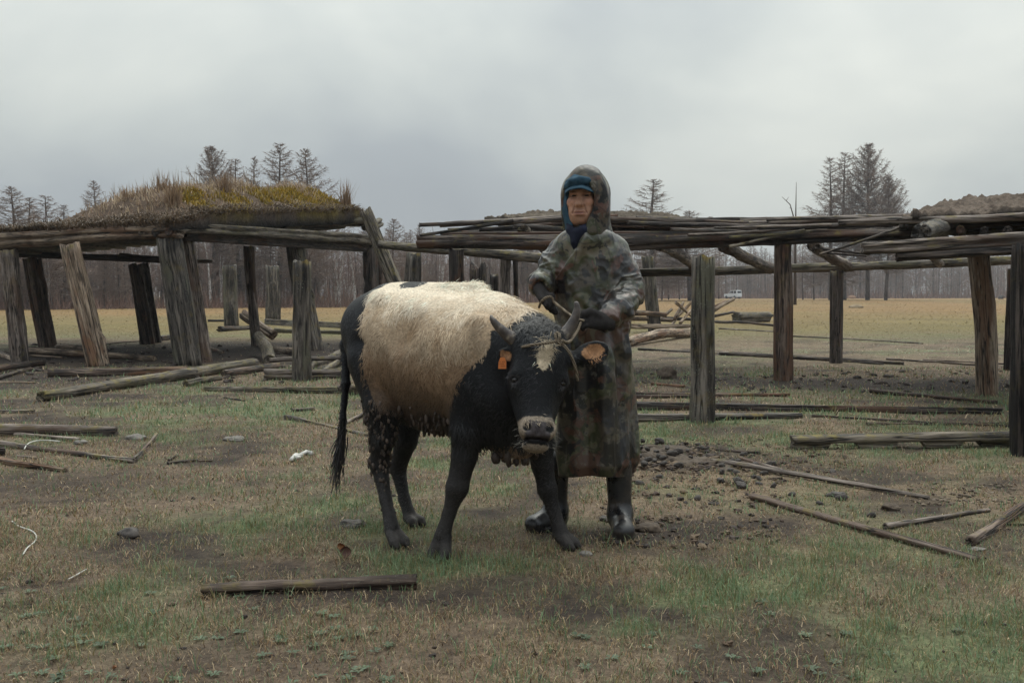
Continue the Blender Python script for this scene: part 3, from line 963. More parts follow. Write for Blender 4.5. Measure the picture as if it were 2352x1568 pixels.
# the wood edge: birches and larches one can tell apart
def edge(px):
    return np.interp(px, [-100, 0, 830, 1250, 1700, 2352], [78, 80, 97, 135, 258, 268])
WORDS_B = ('single-stemmed', 'twin-stemmed', 'three-stemmed', 'forked')
PB = ('thin white %s birch at the wood edge beyond the grass-grown shed', 'pale %s birch in the wood seen between the cow and the sheds', 'pale slender %s birch at the far side of the meadow')
PL = ('grey bare larch with %s crown in the wood beyond the grass-grown shed', 'grey bare larch with %s crown seen between the cow and the sheds', 'brown-grey bare larch with %s crown at the far side of the meadow')
WORDS_L = ('a narrow dense', 'a broad dense', 'a slim', 'a wide', 'a thin ragged')
px = -60.0
while px < 2420:
    z_ = 0 if px < 820 else (1 if px < 1450 else 2)
    e0 = float(edge(px)); s_ = (e0 / 90) ** .62
    d = e0 + RNG.uniform(0, 24) * (e0 / 90); x = (px + RNG.normal(0, 4) - CX) / F * d
    if RNG.random() < (0.36 if px < 420 else 0.56):
        q = int(RNG.integers(4))
        plant('birch_tree', BIRCH[q], x, d, RNG.uniform(.60, .92) * s_, RNG.random() * 6.28, PB[z_] % WORDS_B[q], 'birches of the wood edge, ' + WORDS_B[q] + ' %d' % z_, .85 * s_)
    else:
        q = int(RNG.integers(5))
        plant('larch_tree', LARCH[q], x, d + 3, RNG.uniform(.40, .60) * s_, RNG.random() * 6.28, PL[z_] % WORDS_L[q], 'larches of the wood edge, ' + WORDS_L[q] + ' %d' % z_, RNG.uniform(.55, .8) * s_)
    px += 10.0
for px, d in ((1842, 150), (1868, 150), (2235, 190), (1650, 175), (1560, 150), (1535, 150), (1520, 140)):
    plant('larch_tree', LARCH[int(px) % 5], (px - CX) / F * d, d, RNG.uniform(.5, .62), px, 'dark-trunked bare larch standing out in front of the far wood', 'larches in front of the far wood', .7)
# dead snag whose two sticks show over the pole roof
sn = thing('dead_snag', 'thin dead snag with two bare sticks rising over the pole roof', 'tree', (at(1826, 690, 60)[0], 60, 0))
Bs = Build(); Bs.tube([at(1826, 700, 60), at(1827, 560, 60), at(1828, 480, 60), at(1829, 418, 60)], [.10, .06, .035, .012], 6)
link('trunk', Bs.mesh('snag_trunk'), BARK['larch'], sn)
Bs = Build(); Bs.tube([at(1827, 560, 60), at(1822, 495, 60), at(1815, 470, 60), at(1796, 452, 60)], [.05, .04, .03, .012], 5)
Bs.tube([at(1818, 478, 60), at(1812, 478, 60)], [.02, .006], 4); Bs.tube([at(1806, 461, 60), at(1812, 452, 60)], [.02, .006], 4)
link('limb', Bs.mesh('snag_limb'), BARK['larch'], sn)

# the wood behind that edge, too dense to count
B = Build()
def wood_mass(n, px0, px1, d0, d1, hlo, hhi, twigs):
    px = RNG.uniform(px0, px1, n); e0 = edge(px); d = e0 + RNG.uniform(d0, d1, n) * e0 / 90; x = (px - CX) / F * d
    z = ground_z(x, d)
    hgt = RNG.uniform(hlo, hhi, n) * (e0 / 90) ** .62
    A = np.stack([x, d, z - .1], 1); Bp = A + np.stack([RNG.normal(0, .3, n), RNG.normal(0, .3, n), hgt], 1)
    pale = RNG.random(n) < 0.40
    col = np.where(pale[:, None], np.array([0.40, 0.37, 0.355]), np.array([0.13, 0.105, 0.096])) * RNG.uniform(.6, 1.2, (n, 1))
    w = RNG.uniform(.10, .24, n) * (d / 150) ** .5
    s0 = np.stack([np.ones(n), np.zeros(n), np.zeros(n)], 1)
    s1 = np.stack([np.full(n, .3), np.ones(n), np.zeros(n)], 1)
    B.ribbons(A, Bp, w, w * .3, s0, col); B.ribbons(A, Bp, w, w * .3, s1, col)
    m = n * twigs
    i = RNG.integers(0, n, m); f = RNG.uniform(.12, 1.0, m)[:, None]
    P = A[i] + (Bp[i] - A[i]) * f
    L = RNG.uniform(.5, 1.9, m) * (hgt[i] / 9) * (1.15 - f[:, 0] * .6)
    az = RNG.random(m) * 6.28; el = RNG.normal(.55, .4, m)
    dv = np.stack([np.cos(az) * np.cos(el), np.sin(az) * np.cos(el), np.sin(el)], 1)
    tc_ = np.array([0.250, 0.172, 0.142]) * RNG.uniform(.55, 1.25, (m, 1))
    B.ribbons(P, P + dv * L[:, None], .052 * (d[i] / 110), .022 * (d[i] / 110), None, tc_)
    m2 = m
    P2 = P + dv * (L * RNG.uniform(.3, 1, m2))[:, None]
    dv2 = dv + RNG.normal(0, .6, (m2, 3))
    B.ribbons(P2, P2 + dv2 * (L * .5)[:, None], .034 * (d[i] / 110), .014 * (d[i] / 110), None, tc_)
wood_mass(2300, -160, 2520, 6, 75, 4.6, 8.6, 26)
wood_mass(550, -900, -160, 4, 75, 4.6, 8.6, 16); wood_mass(450, 2520, 3300, 4, 75, 4.6, 8.6, 16)
o_ = link('far_wood', B.mesh('far_wood', False), leaf_mat('far_wood_bark', 0.9, 0))
o_['kind'] = 'stuff'; o_['label'] = 'dense brown-grey bare wood filling the background behind the meadow'; o_['category'] = 'woodland'
# red-brown undergrowth along the wood edge
B = Build()
def scrub(n, px0, px1, d0, d1, h0, h1, w):
    px = RNG.uniform(px0, px1, n); e0 = edge(px); d = e0 + RNG.uniform(d0, d1, n) * e0 / 90; x = (px - CX) / F * d; w = w * e0 / 90
    cl_ = np.clip(0.6 + 0.8 * fbm(x * .25, d * .25, 0, 77, 3), 0.15, 1.4)
    A = np.stack([x, d, ground_z(x, d)], 1)
    Bp = A + np.stack([RNG.normal(0, .35, n), RNG.normal(0, .35, n), RNG.uniform(h0, h1, n) * cl_ * (e0 / 90) ** .5], 1)
    col = np.array([0.185, 0.112, 0.084]) * RNG.uniform(.5, 1.35, (n, 1))
    B.ribbons(A, Bp, w, w * .4, None, col)
scrub(30000, -160, 2520, -3, 28, .3, 2.4, .045)
scrub(7000, -900, -160, -3, 28, .3, 2.4, .045); scrub(7000, 2520, 3300, -3, 28, .3, 2.4, .045)
o_ = link('undergrowth', B.mesh('undergrowth', False), leaf_mat('undergrowth_stems', 0.9, 0))
o_['kind'] = 'stuff'; o_['label'] = 'red-brown leafless undergrowth along the foot of the wood'; o_['category'] = 'undergrowth'
# ================================================================== turf-roofed shed (ruin)
SOILM = Mat('roof_soil'); _c = SOILM.attr(); _o = SOILM.coord('Object')
_n = SOILM.noise(_o, 14, 6, 0.7)
SOILM.set(SOILM.mix(1.0, _c, SOILM.ramp(_n, (.3, .5), (.5, .95), (.7, 1.45)), 'MULTIPLY'), .9, SOILM.bump(_n, .9, .06), .15)
SOILM = SOILM.m

def mound(name, corners, H, prof, colf, parent, nu=90, nv=60, thick=0.16, seed=0, lump=0.05, fine=0.03):
    """soil heaped on a roof: corners FL, FR, BR, BL; prof(u,v) 0..1"""
    u, v = np.meshgrid(np.linspace(0, 1, nu), np.linspace(0, 1, nv), indexing='ij')
    c = [np.asarray(q, float) for q in corners]
    P = ((1 - u) * (1 - v))[..., None] * c[0] + (u * (1 - v))[..., None] * c[1] + (u * v)[..., None] * c[2] + ((1 - u) * v)[..., None] * c[3]
    w = prof(u, v)
    edge_ = np.minimum(np.minimum(u, 1 - u) * 6, np.minimum(v, 1 - v) * 6).clip(0, 1)
    X, Y = P[..., 0], P[..., 1]
    n = fbm(X * 1.1, Y * 1.1, 0, seed, 4); n2 = fbm(X * 4, Y * 4, 0, seed + 3, 3); n3 = np.abs(fbm(X * 11, Y * 11, 0, seed + 8, 3)) * 1.2
    P[..., 2] += H * w + lump * n * (.4 + .6 * edge_) + fine * (n2 + n3)
    P[..., 0] += 0.10 * fbm(Y * 2.5, X * 2.5, 3, seed + 5, 3); P[..., 1] += 0.10 * fbm(X * 2.5, Y * 2.5, 7, seed + 6, 3)
    top = P.reshape(-1, 3); bot = top.copy()
    bz = ((1 - u) * (1 - v)) * c[0][2] + (u * (1 - v)) * c[1][2] + (u * v) * c[2][2] + ((1 - u) * v) * c[3][2]
    bot[:, 2] = bz.ravel() - thick + 0.03 * n2.ravel()
    N = nu * nv
    i = np.arange(nu - 1)[:, None] * nv + np.arange(nv - 1)[None]
    Q = np.stack([i, i + nv, i + nv + 1, i + 1], -1).reshape(-1, 4)
    idx = np.arange(N).reshape(nu, nv)
    rim = np.concatenate([idx[:-1, 0], idx[-1, :-1], idx[:0:-1, -1], idx[0, :0:-1]])
    rim2 = np.roll(rim, -1)
    S = np.stack([rim, N + rim, N + rim2, rim2], 1)
    col = colf(u.ravel(), v.ravel(), top[:, 0], top[:, 1])
    V = np.vstack([top, bot])
    me = new_mesh(name, V, [np.vstack([Q, Q[:, ::-1] + N, S])], True, np.vstack([col, np.full((N, 3), 0.045)]))
    return link(name, me, SOILM, parent), P, w

A0 = at(-190, 540, 18.6); E0 = at(402, 508, 16.2); R0 = at(846, 499, 24.4); L0 = at(60, 560, 25.5); L0[2] = 2.30
shed = thing('turf_roofed_shed', 'ruined log shed with a long-grassed mossy turf roof on leaning grey posts', 'shed', (-7.5, 20, 0))
post('post', (20, 573), (47, 830), 35, 40, 'grey', shed)
post('post', (75, 594), (108, 796), 40, 43, 'red', shed)
post('post', (162, 560), (226, 839), 48, 52, 'pale', shed, crack=1.5)
post('post', (309, 607), (340, 790), 30, 32, 'red', shed)
post('post', (331, 604), (362, 787), 20, 20, 'grey', shed)
post('post', (384, 543), (438, 838), 58, 60, 'greengrey', shed)
post('post', (429, 548), (473, 831), 27, 32, 'grey', shed)
post('post', (570, 566), (589, 794), 23, 24, 'grey', shed)
post('post', (676, 549), (722, 804), 42, 40, 'greengrey', shed)
post('post', (850, 566), (858, 792), 34, 36, 'dark', shed, d=24.3)
post('post', (866, 556), (890, 790), 30, 30, 'red', shed, d=24.8)
pole('beam', (-190, 569), (414, 531), 43, 37, 18.4, 16.35, 'pale', shed, crack=1.3, bow=.006)
pole('beam', (396, 522), (866, 552), 25, 25, 16.3, 24.6, 'moss', shed, square=.35, bow=.004)
pole('beam', (420, 541), (862, 572), 24, 17, 16.9, 24.8, 'dark', shed, square=.5, bow=.004)
pole('beam', (20, 584), (372, 597), 14, 15, 23.0, 24.3, 'dark', shed)
pole('beam', (276, 590), (488, 600), 17, 9, 24.4, 24.6, 'grey', shed)
pole('beam', (120, 588), (250, 590), 12, 12, 23.6, 23.8, 'dark', shed)
pole('eave_log', (440, 500), (650, 512), 15, 13, 16.9, 20.6, 'grey', shed, square=.3)
pole('eave_log', (560, 503), (838, 506), 16, 17, 19.5, 24.2, 'moss', shed)
pole('eave_log', (-80, 536), (200, 524), 13, 12, 18.2, 17.4, 'dark', shed)
pole('eave_log', (180, 517), (400, 505), 12, 13, 17.5, 16.4, 'grey', shed, square=.4)
pole('rafter_butt', (640, 513), (700, 512), 30, 24, 20.4, 22.5, 'greengrey', shed, rag=.8)
pole('rafter_butt', (842, 520), (872, 512), 26, 22, 24.2, 26.0, 'moss', shed, rag=.8)
# roof poles seen from below
nr = 22
for q in range(nr):
    f = (q + .5) / nr
    a = A0 * (1 - f) + E0 * f; b = L0 * (1 - f) + R0 * f
    a[2] -= .16; b[2] -= .16
    make_log('roof_pole', a, b, .075, .06, 'dark', shed, seg=8, rings=6, crack=0)
def turf_col(u, v, x, y):
    n = fbm(x * 1.5, y * 1.5, 0, 15, 4)
    c = np.array([0.125, 0.088, 0.064]) * np.ones((len(u), 3))
    mossy = sstep(.84, .95, u + .06 * n) * sstep(.08, .25, v)
    c = c + (np.array([0.165, 0.118, 0.026]) - c) * (mossy * sstep(-.25, .3, n + .15))[:, None]
    return c * (1 + .25 * n)[:, None]
tprof = lambda u, v: sstep(.36, .80, u) * (.25 + .75 * sstep(0, .14, 1 - u)) * sstep(0, .13, v) * (.84 + .42 * v) * (1 - .9 * sstep(.92, 1, v))
turf, TP_, TW = mound('turf', (A0, E0, R0, L0), .58, tprof, turf_col, shed, 110, 80, .14, 4, .07, .05)
# long dry grass and moss on the turf
n = 44000
fu, fv = RNG.random(n) ** .7, RNG.random(n)
iu, iv = (fu * 109).astype(int), (fv * 79).astype(int)
P = TP_[iu, iv] + RNG.normal(0, .04, (n, 3)) * np.array([1, 1, .1])
hw = TW[iu, iv]
tuft = np.clip(fbm(P[:, 0] * 1.6, P[:, 1] * 1.6, 0, 33, 3) + .35, 0, 1)
keep = RNG.random(n) < np.clip(.06 + 1.3 * hw * tuft, 0, 1)
P, hw, tuft, fu, fv = P[keep], hw[keep], tuft[keep], fu[keep], fv[keep]; n = len(P)
r = RNG.random((n, 1))
colr = np.where(RNG.random((n, 1)) < .6, np.array([0.40, 0.295, 0.190]), np.array([0.26, 0.175, 0.115])) * (.6 + .65 * r)
hh = (.10 + .34 * RNG.random(n) ** 1.3 * tuft) * (.3 + .85 * hw)
B = Build()
V, T, Q, C = blades(P, hh, .012 + .010 * RNG.random(n), np.clip(RNG.normal(.62, .28, n), 0, 1), RNG.normal(2.6, 1.2, n), colr)
B.add(V, T, Q, C)
# tall seed stalks
n = 420
iu, iv = RNG.integers(30, 105, n), RNG.integers(12, 50, n)
P = TP_[iu, iv]
V, T, Q, C = blades(P, RNG.uniform(.2, .60, n) * (.3 + .7 * TW[iu, iv]), np.full(n, .011), np.clip(RNG.normal(.3, .2, n), 0, 1), RNG.normal(2.8, 1.0, n), np.array([0.26, 0.19, 0.12]) * RNG.uniform(.7, 1.2, (n, 1)))
B.add(V, T, Q, C)
for (u0, v0, m, hmax) in ((.93, .10, 130, .62), (.80, .2, 60, .45), (.965, .93, 150, .75), (.9, .35, 120, .5), (.62, .25, 40, .5), (.50, .3, 20, .6)):
    p0 = TP_[int(u0 * 109), int(v0 * 79)]
    P = p0 + RNG.normal(0, .06, (m, 3)) * np.array([1, 1, .1])
    V, T, Q, C = blades(P, RNG.uniform(.3, 1, m) * hmax, np.full(m, .013), np.clip(RNG.normal(.25, .22, m), 0, 1), RNG.random(m) * 6.28, np.array([0.25, 0.165, 0.10]) * RNG.uniform(.65, 1.3, (m, 1)))
    B.add(V, T, Q, C)
# moss cushions on the near face
n = 24000
fu = 1 - .13 * RNG.random(n) ** 1.1; fv = RNG.uniform(.13, .98, n)
iu, iv = (fu * 109).astype(int), (fv * 79).astype(int)
P = TP_[iu, iv] + RNG.normal(0, .04, (n, 3)) * np.array([1, 1, .25])
keep = fbm(P[:, 0] * 1.5, P[:, 1] * 1.5, 0, 15, 4) + .25 * (fu - .6) + RNG.normal(0, .1, n) > -.02
P = P[keep]; n = len(P)
V, T, Q, C = blades(P, RNG.uniform(.04, .11, n), np.full(n, .028), RNG.uniform(.2, .9, n), RNG.random(n) * 6.28, np.where(RNG.random((n, 1)) < .7, np.array([0.36, 0.235, 0.030]), np.array([0.22, 0.17, 0.035])) * RNG.uniform(.55, 1.2, (n, 1)))
B.add(V, T, Q, C)
# matted roots and dead grass hanging over the eaves
n = 9000
edge_u = RNG.random(n) < .45
iu = np.where(edge_u, RNG.integers(20, 110, n), RNG.integers(105, 110, n)); iv = np.where(edge_u, RNG.integers(0, 4, n), RNG.integers(0, 79, n))
P = TP_[iu, iv] + RNG.normal(0, .05, (n, 3)) * np.array([1, 1, .5]) + np.array([0, 0, -.02])
V, T, Q, C = blades(P, RNG.uniform(.06, .24, n), np.full(n, .018), RNG.uniform(.9, 1.25, n), np.where(edge_u, RNG.normal(-1.6, .5, n), RNG.normal(-.35, .5, n)), np.array([0.16, 0.112, 0.072]) * RNG.uniform(.35, 1.3, (n, 1)), curl=.9)
B.add(V, T, Q, C)
o_ = link('turf_grass', B.mesh('turf_grass', False), GRASS_MAT, shed); o_['kind'] = 'stuff'; o_['label'] = 'long dry grass and yellow moss grown over the turf'
tag(pole('leaning_plank', (838, 483), (925, 690), 27, 32, 23.4, 23.0, 'moss', None, square=.45, rag=.5), 'mossy yellow-green plank leaning steeply against the end of the turf-roofed shed', 'plank')

# ================================================================== pole-roofed shed in the middle
mid = thing('pole_roofed_shed', 'collapsing low shed with a thick dark front log and a loose roof of thin poles', 'shed', (2.5, 15, 0))
DM = 13.7
pole('front_log', (957, 555), (1420, 557), 31, 38, DM, DM, 'dark', mid, bow=.004, crack=1.2)
pole('front_log', (1400, 558), (2098, 536), 39, 30, DM + .05, DM - .3, 'dark', mid, bow=.006, crack=1.2)
post('post', (1048, 571), (1052, 872), 36, 38, 'dark', mid, d=13.75)
post('post', (1797, 560), (1801, 873), 38, 42, 'red', mid, crack=1.2)
post('post', (1922, 621), (1918, 833), 30, 30, 'dark', mid)
post('post', (950, 581), (946, 812), 36, 38, 'greengrey', mid, d=19.5)
post('post', (1161, 588), (1163, 812), 24, 26, 'grey', mid, d=19.0)
post('post', (1184, 590), (1186, 812), 12, 14, 'dark', mid, d=19.2)
pole('back_beam', (872, 562), (1270, 594), 19, 26, 20.5, 18.4, 'moss', mid, bow=.004)
pole('back_beam', (1452, 627), (1960, 613), 19, 21, 17.5, 17.35, 'moss', mid, bow=.004)
pole('back_beam', (1940, 614), (2345, 597), 19, 20, 17.3, 17.6, 'moss', mid, bow=.004)
for (a, b, w0, w1) in (((1512, 566), (1592, 607), 26, 24), ((1660, 566), (1772, 617), 26, 24), ((1868, 566), (1946, 612), 27, 25), ((1390, 566), (1420, 612), 24, 22), ((1240, 562), (1262, 590), 24, 22), ((2140, 585), (2160, 606), 22, 18)):
    pole('rafter', a, b, w0, w1, DM + .15, 17.4, 'grey', mid, rag=.6)
pole('rafter_butt', (1203, 528), (1240, 540), 28, 24, DM + .2, 16.5, 'moss', mid, rag=.6)
# loose roof poles, each one a stick
sticks = [((962, 517), (1170, 508), 10, 8, 13.5, 'dark'), ((962, 541), (1180, 506), 7, 8, 13.4, 'dark'), ((1020, 513), (1300, 499), 8, 10, 13.8, 'grey'), ((1150, 512), (1420, 497), 11, 12, 13.6, 'dark'),
          ((1100, 528), (1330, 510), 10, 10, 14.3, 'dark'), ((1060, 536), (1420, 525), 12, 14, 14.6, 'dark'), ((1240, 504), (1560, 508), 12, 10, 14.0, 'grey'), ((1400, 502), (1720, 512), 11, 9, 13.6, 'grey'),
          ((1440, 512), (1800, 520), 10, 9, 13.5, 'dark'), ((1480, 520), (1900, 530), 10, 8, 13.9, 'dark'), ((1520, 505), (1980, 499), 9, 12, 14.4, 'grey'), ((1580, 540), (1860, 522), 7, 7, 13.3, 'grey'),
          ((1590, 530), (2010, 515), 9, 10, 13.5, 'grey'), ((1650, 516), (2080, 503), 9, 13, 13.8, 'grey'), ((1676, 545), (1860, 532), 7, 6, 13.2, 'moss'), ((1675, 567), (1850, 528), 8, 6, 13.2, 'moss'),
          ((1700, 508), (2120, 496), 10, 14, 14.2, 'grey'), ((1740, 526), (2140, 508), 10, 16, 13.4, 'dark'), ((1640, 523), (1910, 516), 6, 6, 13.2, 'grey'), ((1881, 584), (2080, 517), 6, 7, 12.4, 'grey'),
          ((1890, 572), (2000, 584), 7, 6, 13.0, 'dark'), ((1330, 516), (1640, 526), 10, 9, 14.6, 'dark'), ((1260, 522), (1560, 530), 12, 10, 15.0, 'dark'), ((1680, 536), (2000, 536), 9, 8, 15.2, 'dark'),
          ((1540, 526), (1760, 534), 8, 7, 13.3, 'grey'), ((1760, 505), (1990, 503), 7, 8, 13.3, 'grey'), ((1560, 512), (1790, 508), 7, 7, 13.9, 'grey'), ((1830, 514), (2050, 520), 8, 7, 14.5, 'dark'),
          ((1900, 582), (1990, 588), 5, 5, 14.0, 'dark'), ((1460, 500), (1600, 505), 8, 7, 13.7, 'grey'), ((1180, 520), (1320, 528), 13, 12, 14.2, 'dark'), ((1010, 520), (1130, 512), 6, 7, 13.6, 'grey')]
for (a, b, w0, w1, d, m) in sticks:
    pole('roof_pole', a, b, w0, w1, d, d + .15, m, mid, seg=10, bow=.015, rag=1.2)
for q in range(7):     # under-layer
    d = 13.9 + q * .5
    pole('roof_pole', (1010 + RNG.uniform(0, 160), 538 - q * 1.6), (1900 + RNG.uniform(-80, 160), 536 - q * 1.7), 10, 10, d, d, 'dark', mid, seg=8, rings=10, crack=0)
dirt = lambda u, v, x, y: np.array([0.115, 0.092, 0.070])[None] * (1 + .35 * fbm(x * 3, y * 3, 0, 5, 4))[:, None] * (1 + np.array([0.05, 0.08, -.2]) * sstep(.1, .5, fbm(x * 1.3, y * 1.3, 0, 77, 3))[:, None])
a = at(1120, 503, 14.6); b = at(1640, 507, 14.6); c_ = at(1600, 514, 17.6); d_ = at(1150, 514, 17.6)
mound('roof_soil', (a, b, c_, d_), .13, lambda u, v: np.clip(np.sin(math.pi * np.clip(u * 1.02, 0, 1)), 0, 1) ** .8 * sstep(0, .35, v) * (1 - .5 * sstep(.6, 1, v)), dirt, mid, 170, 60, .05, 8, .05, .055)

# ================================================================== soil-roofed shed at the edge
rt = thing('soil_roofed_shed', 'low shed with crumbly bare soil heaped on its roof above a split weathered plank', 'shed', (5.0, 9.5, 0))
post('post', (2352, 562), (2350, 1045), 52, 56, 'dark', rt, crack=1.2)
post('post', (2245, 580), (2267, 908), 46, 50, 'pale', rt, crack=.4)
post('post', (2322, 616), (2315, 850), 14, 19, 'dark', rt)
pole('beam', (1979, 571), (2480, 540), 27, 34, 7.5, 7.2, 'grey', rt, square=.35, bow=.003, crack=1.4, rag=.7)
pole('beam', (2056, 591), (2480, 566), 20, 22, 7.45, 7.15, 'dark', rt, square=.35, bow=.003, crack=1.2, rag=.7)
pole('rafter_butt', (2114, 536), (2200, 523), 44, 38, 8.0, 10.4, 'greengrey', rt, rag=1.0, crack=1.6)
pole('roof_log', (1925, 513), (2500, 492), 15, 22, 9.6, 9.0, 'grey', rt, bow=.004)
pole('roof_log', (2080, 520), (2500, 512), 14, 18, 10.2, 9.6, 'dark', rt)
pole('roof_log', (2100, 530), (2500, 526), 14, 18, 10.8, 10.2, 'dark', rt)
for q in range(7):
    pole('roof_pole', (2150 + q * 55, 528), (2180 + q * 40, 566), 20, 16, 9.0, 14.5, 'dark', rt, seg=8, rings=6, crack=0)
a = at(2085, 494, 9.4); b = at(2560, 482, 9.2); c_ = at(2540, 520, 14.8); d_ = at(2070, 522, 14.8)
mound('roof_soil', (a, b, c_, d_), .20, lambda u, v: sstep(0, .22, u) * sstep(0, .4, v) * (1 - .6 * sstep(.6, 1, v)), lambda u, v, x, y: np.array([0.150, 0.115, 0.090])[None] * (1 + .4 * fbm(x * 5, y * 5, 0, 5, 4))[:, None], rt, 140, 130, .05, 12, .05, .075)

# ================================================================== lone posts
tag(post('post', (525, 609), (533, 749), 30, 31, 'greengrey', None), 'notched grey-green post standing free of any beam, narrower of the far pair', 'post')
tag(post('post', (625, 610), (628, 734), 31, 33, 'greengrey', None), 'round-topped lichened post with a dark notch, farther of the free pair', 'post')
tag(post('post', (698, 598), (694, 875), 38, 42, 'greengrey', None, crack=1.0), 'tall lichened post with an orange lichen spot in front of the turf-roofed shed', 'post')
tag(post('post', (1614, 588), (1612, 968), 52, 56, 'greengrey', None, crack=1.0, rag=.3), 'thick dark free-standing post with a hollow in its foot beside the man', 'post')
tag(post('post', (1101, 604), (1103, 812), 42, 40, 'dark', None, d=19.5, rag=1.2), 'broad broken-topped dark post behind the back of the cow', 'post')
tag(post('post', (1134, 630), (1136, 812), 20, 22, 'dark', None, d=20.5, rag=1.0), 'short dark stake next to the broad broken-topped post', 'post')
tag(post('post', (1487, 588), (1506, 762), 28, 30, 'greengrey', None), 'lichened post under the back beam next to the heap of poles', 'post')

# ================================================================== logs and planks lying about
lying('log', (96, 922), (583, 846), 27, 26, 'moss', 'long tapered greenish log lying slantwise in front of the turf-roofed shed', bow=.006)
lying('plank', (108, 866), (430, 858), 20, 17, 'red', 'long split red-brown plank behind the slanting greenish log', 'plank', square=.5)
lying('plank', (112, 856), (420, 848), 9, 8, 'red', 'thin red-brown board lying along the split red-brown plank', 'plank', square=.5)
lying('log', (66, 815), (225, 822), 17, 16, 'pale', 'pale stripped log running from the outer post to the pale cracked post')
lying('log', (225, 822), (355, 830), 15, 13, 'pale', 'pale stripped log with a sawn end running on past the pale cracked post')
lying('log', (130, 801), (205, 806), 11, 11, 'pale', 'short whitish log just behind the pale stripped logs')
lying('stick', (66, 818), (142, 822), 5, 4, 'pale', 'thin pale stick under the pale stripped log', 'stick')
lying('log', (-60, 868), (98, 838), 17, 15, 'dark', 'dark weathered log slanting in beside the outer post')
lying('branch', (-30, 880), (70, 851), 10, 9, 'grey', 'forked grey branch below the dark weathered log', 'branch')
lying('stick', (-30, 880), (84, 880), 6, 4, 'pale', 'flat pale splinter at the end of the forked grey branch', 'stick')
lying('log', (-20, 812), (30, 828), 14, 10, 'pale', 'whitish broken log lying behind the outer post')
lying('log', (470, 898), (830, 906), 16, 25, 'moss', 'half-buried split log with a flat top behind the cow', split=.5, square=.2)
lying('plank', (775, 907), (850, 906), 11, 12, 'grey', 'grey plank end lying on the half-buried split log', 'plank', square=.6, lift=(.06, .06))
lying('log', (606, 872), (800, 868), 26, 24, 'grey', 'thick round log with yellow lichen lying behind the tall lichened post')
lying('log', (425, 888), (506, 873), 17, 12, 'moss', 'short mossy rotten log with a dark end beside the long greenish log', rag=1.0)
lying('log', (515, 865), (640, 846), 17, 15, 'grey', 'grey log slanting behind the tip of the long greenish log')
lying('log', (618, 846), (800, 840), 11, 10, 'grey', 'slim grey log on top of the thick lichened log', lift=(.1, .1))
tag(make_log('log', at(557, 722, 26.5), gp(628, 781) + np.array([0, 0, .12]), .14, .13, 'pale'), 'pale log propped up slantwise behind the slim post', 'log')
lying('log', (600, 798), (690, 818), 18, 20, 'pale', 'whitish log lying between the slim post and the tall lichened post')
tag(make_log('log', at(594, 772, 19.5), gp(622, 836) + np.array([0, 0, .04]), .10, .11, 'moss'), 'short mossy stub leaning on the end of the slim grey log', 'log')
lying('plank', (610, 745), (810, 755), 15, 16, 'greengrey', 'broad dark green board standing on edge across the back of the yard', 'plank', square=.7, flat=(.3, 1))
lying('log', (503, 762), (590, 756), 14, 10, 'dark', 'dark rotten log with a ragged end behind the slim post', rag=1.2)
lying('log', (632, 764), (800, 768), 11, 10, 'moss', 'long mossy log lying in front of the broad dark green board')
lying('log', (700, 852), (800, 812), 17, 22, 'moss', 'rotten moss-topped log with a splintered end next to the cow', rag=1.6)
lying('log', (745, 858), (805, 828), 14, 16, 'moss', 'splintered mossy stump of a log beneath the moss-topped log', rag=1.8, lift=(.0, .05))
lying('plank', (478, 739), (545, 739), 6, 6, 'dark', 'thin dark board behind the notched free post', 'plank', square=.6)
lying('board', (366, 783), (400, 778), 12, 12, 'dark', 'dark thick board end beside the pair of red and grey posts', 'plank', square=.6)
lying('stick', (470, 800), (512, 812), 9, 7, 'pale', 'pale stick showing between the two big leaning posts', 'stick')
lying('stick', (230, 792), (330, 784), 3, 3, 'dark', 'thin dark stick in the grass behind the pale cracked post', 'stick')
lying('stick', (185, 765), (200, 770), 4, 3, 'pale', 'tiny pale stick in the meadow behind the pale cracked post', 'stick')
# open turf, cow's side
lying('log', (-40, 950), (80, 949), 14, 11, 'grey', 'grey log end lying alone above the thick weathered beam', split=.3, square=.2)
lying('log', (-60, 1000), (270, 1001), 31, 24, 'grey', 'thick weathered beam with a mossy rotten end', crack=1.5, square=.25)
lying('pole', (-40, 995), (184, 1013), 10, 9, 'grey', 'slim grey pole lying along the thick weathered beam', 'pole')
lying('pole', (-40, 1018), (310, 1063), 14, 12, 'grey', 'long grey pole touching the short upturned stick', 'pole')
lying('stick', (309, 1060), (360, 1003), 12, 10, 'grey', 'short grey stick lying across the end of the long grey pole', 'stick')
lying('pole', (-40, 1058), (150, 1084), 17, 12, 'pale', 'pale grey round pole on the bare brown ground', 'pole')
lying('stick', (40, 1049), (84, 1054), 5, 4, 'grey', 'thin twig between the long grey pole and the pale round pole', 'stick')
lying('log', (-30, 1046), (12, 1044), 22, 22, 'dark', 'dark end of a burnt stub beside the pale round pole')
lying('stick', (384, 1066), (455, 1058), 7, 5, 'dark', 'small dark stick lying alone in the open turf', 'stick')
lying('stick', (388, 1060), (408, 1046), 7, 5, 'grey', 'broken grey twig crossing the small dark stick', 'stick')
lying('stick', (450, 1060), (488, 1060), 3, 3, 'dark', 'very thin dark twig past the small dark stick', 'stick')
lying('stick', (515, 915), (562, 922), 5, 4, 'dark', 'little dark stick in the grass in front of the split log', 'stick')
lying('plank', (657, 962), (850, 1004), 11, 9, 'grey', 'thin grey plank running under the tail of the cow', 'plank', square=.5)
lying('stick', (795, 974), (846, 948), 9, 9, 'grey', 'short grey plank piece leaning behind the tail of the cow', 'stick')
lying('plank', (670, 946), (722, 942), 9, 8, 'grey', 'small flat rotten board piece in the turf behind the cow', 'plank', square=.6)
